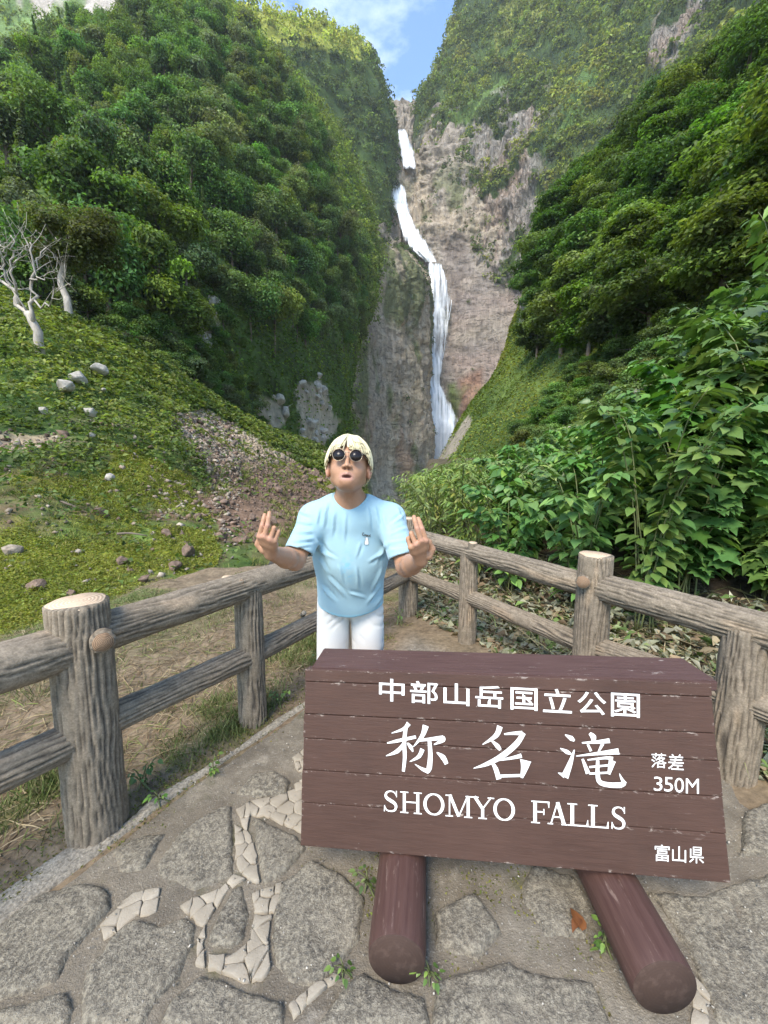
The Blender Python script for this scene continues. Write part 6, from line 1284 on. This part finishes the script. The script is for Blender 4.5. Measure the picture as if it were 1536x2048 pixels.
# ---- T-shirt
S = Field((-.47, 1.34, .76), (.19, 1.98, 1.47), .0052)
def torso(F, g):
    F.cone(pel + [0, -.015, .06], che + [0, .0, -.05], .151 + g, .154 + g, .03, 1.40).cone(che + [0, 0, -.05], che + [0, -.025, .085], .154 + g, .125 + g, .04, 1.38)
    F.cone(shL + [.02, 0, .0], shR + [-.02, 0, .0], .052 + g, .052 + g, .06).cone(nek + [-.045, .015, -.035], shL + [-.005, 0, .004], .050 + g, .054 + g, .05).cone(nek + [.045, .015, -.035], shR + [.005, 0, .004], .050 + g, .054 + g, .05).cone(nek + [-.055, .01, -.04], nek + [.055, .01, -.04], .052 + g, .052 + g, .05)
def sleeve(F, g, sh, el, cut):
    e = sh + (el - sh) * 1.02; F.cone(sh, e, .058 + g, .058 + g, .045)
torso(S, 0)
Fs = Field((-.47, 1.34, .76), (.19, 1.98, 1.47), .0052)
for sh, el in ((shL, elL), (shR, elR)):
    T_ = Field((-.47, 1.34, .76), (.19, 1.98, 1.47), .0052); sleeve(T_, 0, sh, el, .8); sl, P = T_.sl(T_.lo, T_.lo + T_.h * (T_.n - 1), 0)
    d = nrm(el - sh); cp = sh + (el - sh) * .80; dn = nrm(d + np.array([0, .25, -.10])); pl = (P - cp) @ dn
    S.put(tuple(slice(None) for _ in range(3)), np.maximum(T_.f, pl), .035); Fs.put(tuple(slice(None) for _ in range(3)), T_.f, .035)
I_ = Field((-.47, 1.34, .76), (.19, 1.98, 1.47), .0052); torso(I_, 0); I_.put(tuple(slice(None) for _ in range(3)), Fs.f, .035)
hem = .842 + .9 * (P[..., 0] - PX0 + .005) ** 2 + (P[..., 1] - 1.62) * .10 + (fbm(P, 12, 2, 812) - .5) * .012
neckq = P - (nek + np.array([.002, -.012, .024])); ax_ = nrm(np.array([0.0, -.62, .78])); t_ = neckq @ ax_; rad = np.linalg.norm(neckq - t_[..., None] * ax_, axis=-1); hole = np.maximum(rad - .071, -(t_ + .10))
sf = np.maximum(np.maximum(S.f, -(I_.f + .0095)), np.maximum(hem - P[..., 2], -hole)); del neckq, t_, rad, hole
V, Q = surface_nets(sf, S.lo, S.h); V = smooth_verts(V, Q, 2, .5); N = vnormals(V, Q)
# folds: long drapes from the shoulders, rings on the sleeves, crossed pulls at the armpits
x_, z_ = V[:, 0] - PX0, V[:, 2]
arm_ = sstep(.16, .20, np.abs(x_)) * (z_ > 1.02)
FOLDS = [((640, 600), (610, 790), 7), ((690, 680), (672, 860), 6), ((585, 640), (560, 760), 6), ((770, 690), (765, 900), 5), ((560, 880), (640, 1010), 8), ((565, 940), (700, 1020), 6), ((580, 1010), (640, 1130), 6), ((930, 640), (960, 800), 6), ((985, 640), (1020, 780), 7), ((1050, 700), (1075, 800), 5),
    ((1068, 900), (1000, 1040), 8), ((1060, 960), (940, 1040), 6), ((1040, 1080), (960, 1260), 8), ((1050, 1180), (930, 1340), 8), ((1060, 1250), (985, 1370), 6), ((640, 1150), (780, 1300), 7), ((600, 1220), (700, 1330), 6), ((850, 1080), (870, 1240), 5), ((720, 1060), (760, 1200), 5), ((880, 900), (850, 1010), 4), ((800, 1260), (920, 1300), 5),
    ((515, 700), (425, 660), 6), ((525, 760), (410, 740), 7), ((532, 820), (395, 820), 7), ((535, 870), (375, 890), 7), ((520, 910), (360, 935), 5), ((470, 620), (440, 720), 5), ((1105, 770), (1205, 690), 6), ((1098, 840), (1220, 790), 7), ((1095, 900), (1228, 880), 7), ((1098, 950), (1240, 950), 5), ((1150, 650), (1190, 740), 5)]
vx_, vy_ = proj(V); N = N * (-1 if N[V[:, 1] < np.percentile(V[:, 1], 2), 1].mean() > 0 else 1); front = sstep(.0, .35, np.sum(N * nrm(np.array([0, 0, CAMH]) - V), 1)); fold = (fbm(V, 8, 2, 827) - .5) * .009
wob = (fbm(V, 16, 2, 828) - .5) * 7
for (x0, y0), (x1, y1), w_ in FOLDS:
    p0 = np.array([480 + x0 / 3.657, 840 + y0 / 3.657]); p1 = np.array([480 + x1 / 3.657, 840 + y1 / 3.657]); e_ = p1 - p0; L_ = np.linalg.norm(e_); t = ((vx_ - p0[0]) * e_[0] + (vy_ - p0[1]) * e_[1]) / L_ ** 2
    dd = ((vx_ - p0[0]) * e_[1] - (vy_ - p0[1]) * e_[0]) / L_ + wob * .5; s_ = 2.2 + w_ * .14; en = sstep(-.15, .25, t) * sstep(1.15, .6, t)
    fold = fold + front * en * w_ * .00105 * (np.exp(-(dd / s_) ** 2) - .75 * np.exp(-((dd - s_ * 1.7) / s_) ** 2))
V = V + N * fold[:, None]; V = smooth_verts(V, Q, 1, .25)
st_ = np.exp(-((x_ - .0) / .022) ** 2 - ((z_ - 1.09) / .055) ** 2) * (V[:, 1] < 1.62) * sstep(.40, .62, fbm(V, 55, 3, 824))
C = lerp(np.tile(np.array([.31, .475, .545]), (len(V), 1)) * (.94 + .12 * fbm(V, 9, 3, 825))[:, None], (.20, .45, .62), st_ * .9)
C = lerp(C, (.26, .56, .70), sstep(.018, .012, z_ - (.842 + .9 * (x_ + .005) ** 2 + (V[:, 1] - 1.62) * .10)) * .6)
m = NT('cotton jersey'); o_ = m.obj(); n1 = m.noise(o_, 700, 2, .6); n2 = m.noise(o_, 40, 4, .6); M_SHIRT = m.done(m.pbr(m.attr(), .92, m.bump(m.math('ADD', m.math('MULTIPLY', n1, .4), m.math('MULTIPLY', n2, .5)), .3, .004), .15, Sheen__Weight=.2))
shirt = obj('shirt', mk_mesh('shirt', V, Q, C, True), M_SHIRT, person); shirt['label'] = 'light blue short sleeved T-shirt with a small chest print'
nq = V - (nek + np.array([.002, -.012, .024])); tt = nq @ ax_; rv = nq - tt[:, None] * ax_; rr2 = np.linalg.norm(rv, axis=1); bq = (np.abs(rr2 - .071) < .006) & (tt > -.10)
e1_ = nrm(np.cross(ax_, np.array([1.0, 0, 0]))); e2_ = np.cross(ax_, e1_); an_ = np.arctan2(rv @ e2_, rv @ e1_); ring = []
for k in range(48):
    w_ = bq & (np.abs((an_ - (-math.pi + (k + .5) * 2 * math.pi / 48) + math.pi) % (2 * math.pi) - math.pi) < .11)
    if w_.any(): ring.append(V[w_].mean(0))
ring = np.array(ring); ring = sum(np.roll(ring, k, 0) for k in range(-3, 4)) / 7; ring = np.concatenate([ring, ring[:2]])
obj('collar', MB().tube(ring, .0065, 8, (.30, .50, .57)).mesh('collar', True), M_SHIRT, shirt)
from mathutils.bvhtree import BVHTree
bvh = BVHTree.FromPolygons([tuple(v) for v in V], [tuple(int(i) for i in q_) for q_ in Q])
def onshirt(x, y, off=.0025):
    d = Vector(ray(np.float64(x), np.float64(y))).normalized(); h = bvh.ray_cast(Vector((0, 0, CAMH)), d)
    return np.array(h[0]) - np.array(d) * off if h[0] is not None else None
def printed(strokes, m, name, off):
    mb = MB()
    for pts, w in strokes:
        pts = np.array(pts, float); n = max(4, int(np.linalg.norm(np.diff(pts, axis=0), axis=1).sum() / 1.2)); t = np.linspace(0, len(pts) - 1, n); c = np.stack([np.interp(t, np.arange(len(pts)), pts[:, k]) for k in (0, 1)], -1)
        tg = nrm(np.gradient(c, axis=0)); s = np.stack([-tg[:, 1], tg[:, 0]], -1) * w / 2; Lp = [onshirt(*p, off) for p in c + s]; Rp = [onshirt(*p, off) for p in c - s]
        if any(p is None for p in Lp + Rp): continue
        i = np.arange(n - 1); mb.add(np.array(Lp + Rp), np.stack([i, i + 1, i + n + 1, i + n], -1))
    if mb.n: obj(name, mb.mesh(name), m, shirt).matrix_parent_inverse = Matrix.Identity(4)
M_INK = mat_plain('dark grey print', (.10, .12, .12), .8); M_INKW = mat_plain('white print', (.78, .80, .80), .8)
pq = lambda P: [(700 + x / 19.2, 1040 + y / 19.2) for x, y in P]
printed([(pq([(600, 690), (590, 930), (690, 930), (680, 690), (600, 690)]), 2.2), (pq([(640, 680), (640, 940)]), 3.6)], M_INKW, 'print_figure', .0022)
printed([(pq([(545, 505), (500, 490), (480, 560), (500, 600), (545, 600)]), 1.6), (pq([(560, 560), (590, 540), (600, 610), (565, 615), (560, 560)]), 1.3), (pq([(615, 560), (625, 640), (640, 560), (655, 640), (668, 565)]), 1.3), (pq([(690, 570), (690, 650)]), 1.3), (pq([(715, 580), (745, 575), (735, 640), (712, 640)]), 1.3), (pq([(790, 555), (760, 610), (785, 655)]), 1.4), (pq([(570, 660), (600, 700), (550, 900), (550, 950), (700, 950)]), .7), (pq([(680, 690), (700, 740), (720, 890), (705, 950)]), .7)], M_INK, 'print_lettering', .0034)
# ---- shorts
S = Field((-.42, 1.50, .36), (.10, 1.98, 1.10), .007)
S.cone(pel + [0, -.03, .19], pel + [0, -.012, .135], .132, .138, .03, 1.30)
for s in (-1, 1): S.cone(pel + [s * .078, -.006, .08], np.array([pel[0] + s * .088, 1.705, .42]), .078, .074, .006)
sl, P = S.sl(S.lo, S.lo + S.h * (S.n - 1), 0); cutb = .465 + (fbm(P, 9, 2, 831) - .5) * .01 - P[..., 2]
sf = np.maximum(np.maximum(S.f, cutb), np.where(P[..., 2] < .60, -(S.f + .010), -1)); V, Q = surface_nets(sf, S.lo, S.h); V = smooth_verts(V, Q, 2, .5); N = vnormals(V, Q)
dd_ = (1 - np.abs(np.sin(V[:, 2] * 60 + np.abs(V[:, 0] - PX0) * 60 + (fbm(V, 8, 2, 832) - .5) * 7))) * sstep(.3, .6, fbm(V, 11, 2, 833)) * .9
V = V + N * (dd_ ** 3 * .014)[:, None]; V = smooth_verts(V, Q, 1, .4)
M_SHORTS = mat_plain('white cotton twill', (.64, .62, .58), .9, 500, .06, .2, .002, .15)
sh_ = obj('shorts', mk_mesh('shorts', V, Q, None, True), M_SHORTS, person); sh_['label'] = 'white knee length cotton shorts'
# ---- shoes
for s in (-1, 1):
    an = np.array([pel[0] + s * .105, 1.80, .085]); S = Field(an + [-.09, -.24, -.1], an + [.09, .10, .06], .005); g_ = float(ground_z(an[0], an[1]))
    S.cone(an + [0, .03, -.04], an + [s * .02, -.13, -.048], .046, .042, .03).cone(an + [0, .015, -.01], an + [0, .01, .02], .046, .047, .03).cone(an + [0, .035, -.068], an + [s * .022, -.15, -.070], .040, .040, .01)
    sl, P = S.sl(S.lo, S.lo + S.h * (S.n - 1), 0); V, Q = surface_nets(np.maximum(S.f, np.maximum(g_ + .002 - P[..., 2], P[..., 2] - an[2] - .03)), S.lo, S.h); obj('shoe', mk_mesh('shoe', smooth_verts(V, Q, 2), Q, None, True), mat_plain('shoe canvas', (.12, .12, .13), .8, 200, .1, .2), person)
# ---- hair: a bowl of straight bleached locks with a loose fringe
rh = np.random.default_rng(12); mb = MB(); AX = np.array([.086, .103, .117])
def shell(th, ph, k=1.0): return np.stack([np.sin(th) * np.sin(ph) * AX[0] * k, np.sin(th) * np.cos(ph) * AX[1] * k - .008, np.cos(th) * AX[2] * k], -1)
def hairend(ph):
    a = abs(ph); return np.interp(a, [0, .35, .75, 1.15, 1.6, 2.2, 3.15], [1.20, 1.22, 1.28, 1.48, 1.62, 1.95, 2.2])
th = np.linspace(.0, 1, 22); ph = np.linspace(-math.pi, math.pi, 64); PHg, THg = np.meshgrid(ph, th); TE = np.array([hairend(p) for p in ph]) * .74 - .06
g_ = shell(THg * TE[None], PHg, .955); mb.add((HC + g_ @ HR.T).reshape(-1, 3), grid_faces(22, 64), None, (.36, .29, .16))
for i in range(1700):
    p0 = rh.uniform(-math.pi, math.pi); e = hairend(p0) * rh.uniform(.80, 1.09)
    if abs(p0) < .95 and rh.random() < .40: continue
    fr = abs(p0) < .9; sweep = (.30 * np.sign(p0 + .12) if fr else 0) + rh.normal() * .12
    t = np.linspace(0, 1, 9); th = .10 + rh.uniform(0, .5) + t * (e - .10); th = np.minimum(th, e); pp = p0 + sweep * t ** 1.5 * (1 if fr else .5)
    k = rh.uniform(.975, 1.055) + .03 * np.sin(t * 3) + ((.05 if fr else .035) * t ** 2) * rh.uniform(.2, 1.4); c = shell(th, pp, k); w = rh.uniform(.0020, .0046) * (1 - t ** 2 * .9)
    c = HC + c @ HR.T; V, Q, T = tube(c, w, 4); mb.add(V, Q, T, np.array([.78, .70, .45]) * rh.uniform(.58, 1.14))
m = NT('bleached hair'); n1 = m.noise(m.scale(m.obj(), (1, 1, .15)), 420, 3, .6); f = m.rng(n1, .3, .7, .82, 1.12); M_HAIR = m.done(m.pbr(m.mix(1.0, m.attr(), m.node('CombineColor', i0=f, i1=f, i2=f).outputs[0], 'MULTIPLY'), .45, None, .4))
h_ = obj('hair', mb.mesh('hair', True), M_HAIR, person); h_['label'] = 'pale blond bowl cut hair with a loose fringe'
# ---- round sunglasses
gl = empty('sunglasses'); gl.parent = person; gl['label'] = 'round sunglasses with dark lenses and thin metal rims'
M_RIM = mat_plain('thin gold metal', (.38, .31, .22), .3, None, Metallic=.8); M_LENS = mat_plain('dark lens', (.012, .009, .009), .25, None, spec=.3); M_ARM = mat_plain('black temple arm', (.02, .02, .02), .4)
a = np.linspace(0, 2 * math.pi, 37)
for s in (-1, 1):
    c0 = (s * .0315, .1045, .010); R_ = lambda r, f: np.array([hp(c0[0] + math.cos(t) * r, c0[1] + f - .10 * abs(math.cos(t) * r + c0[0]) + .003, c0[2] + math.sin(t) * r) for t in a])
    mb = MB().tube(R_(.0228, 0), .0009, 8); obj('rim', mb.mesh('rim', True), M_RIM, gl)
    ring = R_(.0222, 0)[:-1]; ce = ring.mean(0) + HF * .002; i = np.arange(36); V = np.concatenate([ring, [ce], ring - HF * .002, [ce - HF * .003]]); j = (i + 1) % 36
    obj('lens', mk_mesh('lens', V, [np.stack([i, j, np.full(36, 36)], -1), np.stack([j + 37, i + 37, np.full(36, 73)], -1), np.stack([i, i + 37, j + 37, j], -1)][:2] + [np.stack([i, i + 37, j + 37, j], -1)], None, True), M_LENS, gl)
    mb = MB().tube(np.array([hp(s * .0545, .101, .016), hp(s * .064, .094, .016), hp(s * .076, .05, .012), hp(s * .079, -.005, .006)]), .0020, 6); obj('temple', mb.mesh('temple', True), M_ARM, gl)
mb = MB().tube(catmull(np.array([hp(-.0095, .1055, .016), hp(0, .109, .020), hp(.0095, .1055, .016)]), 9), .0014, 6); obj('bridge', mb.mesh('bridge', True), M_RIM, gl)

# ------------------------------------------------------------------ air between the mountains
mb = MB().box((-1700, -900, -14), (1700, 2200, 700)); m = NT('thin valley haze')
M_HAZE = m.done(None, m.node('VolumePrincipled', Color=(.86, .92, 1.0, 1), Density=.00013, Anisotropy=.1).outputs[0])
hz = obj('haze', mb.mesh('haze'), M_HAZE); hz['kind'] = 'stuff'; hz['label'] = 'thin pale haze filling the valley air'; hz['category'] = 'haze'

# spray drifting at the foot of the falls
r_ = np.random.default_rng(3); bm = bmesh.new(); bmesh.ops.create_icosphere(bm, subdivisions=3, radius=1.0)
me = bpy.data.meshes.new('spray_mist'); bm.to_mesh(me); bm.free(); m = NT('waterfall spray')
v_ = m.node('VolumePrincipled', Color=(.95, .97, 1.0, 1), Density=.028).outputs[0]
ms = obj('spray_mist', me, m.done(None, v_)); p = atY(np.float64(862), np.float64(905), 388.0); ms.location = tuple(p); ms.scale = (34, 16, 34)
tag(ms, 'white spray drifting around the foot of the waterfall', 'mist', kind='stuff')
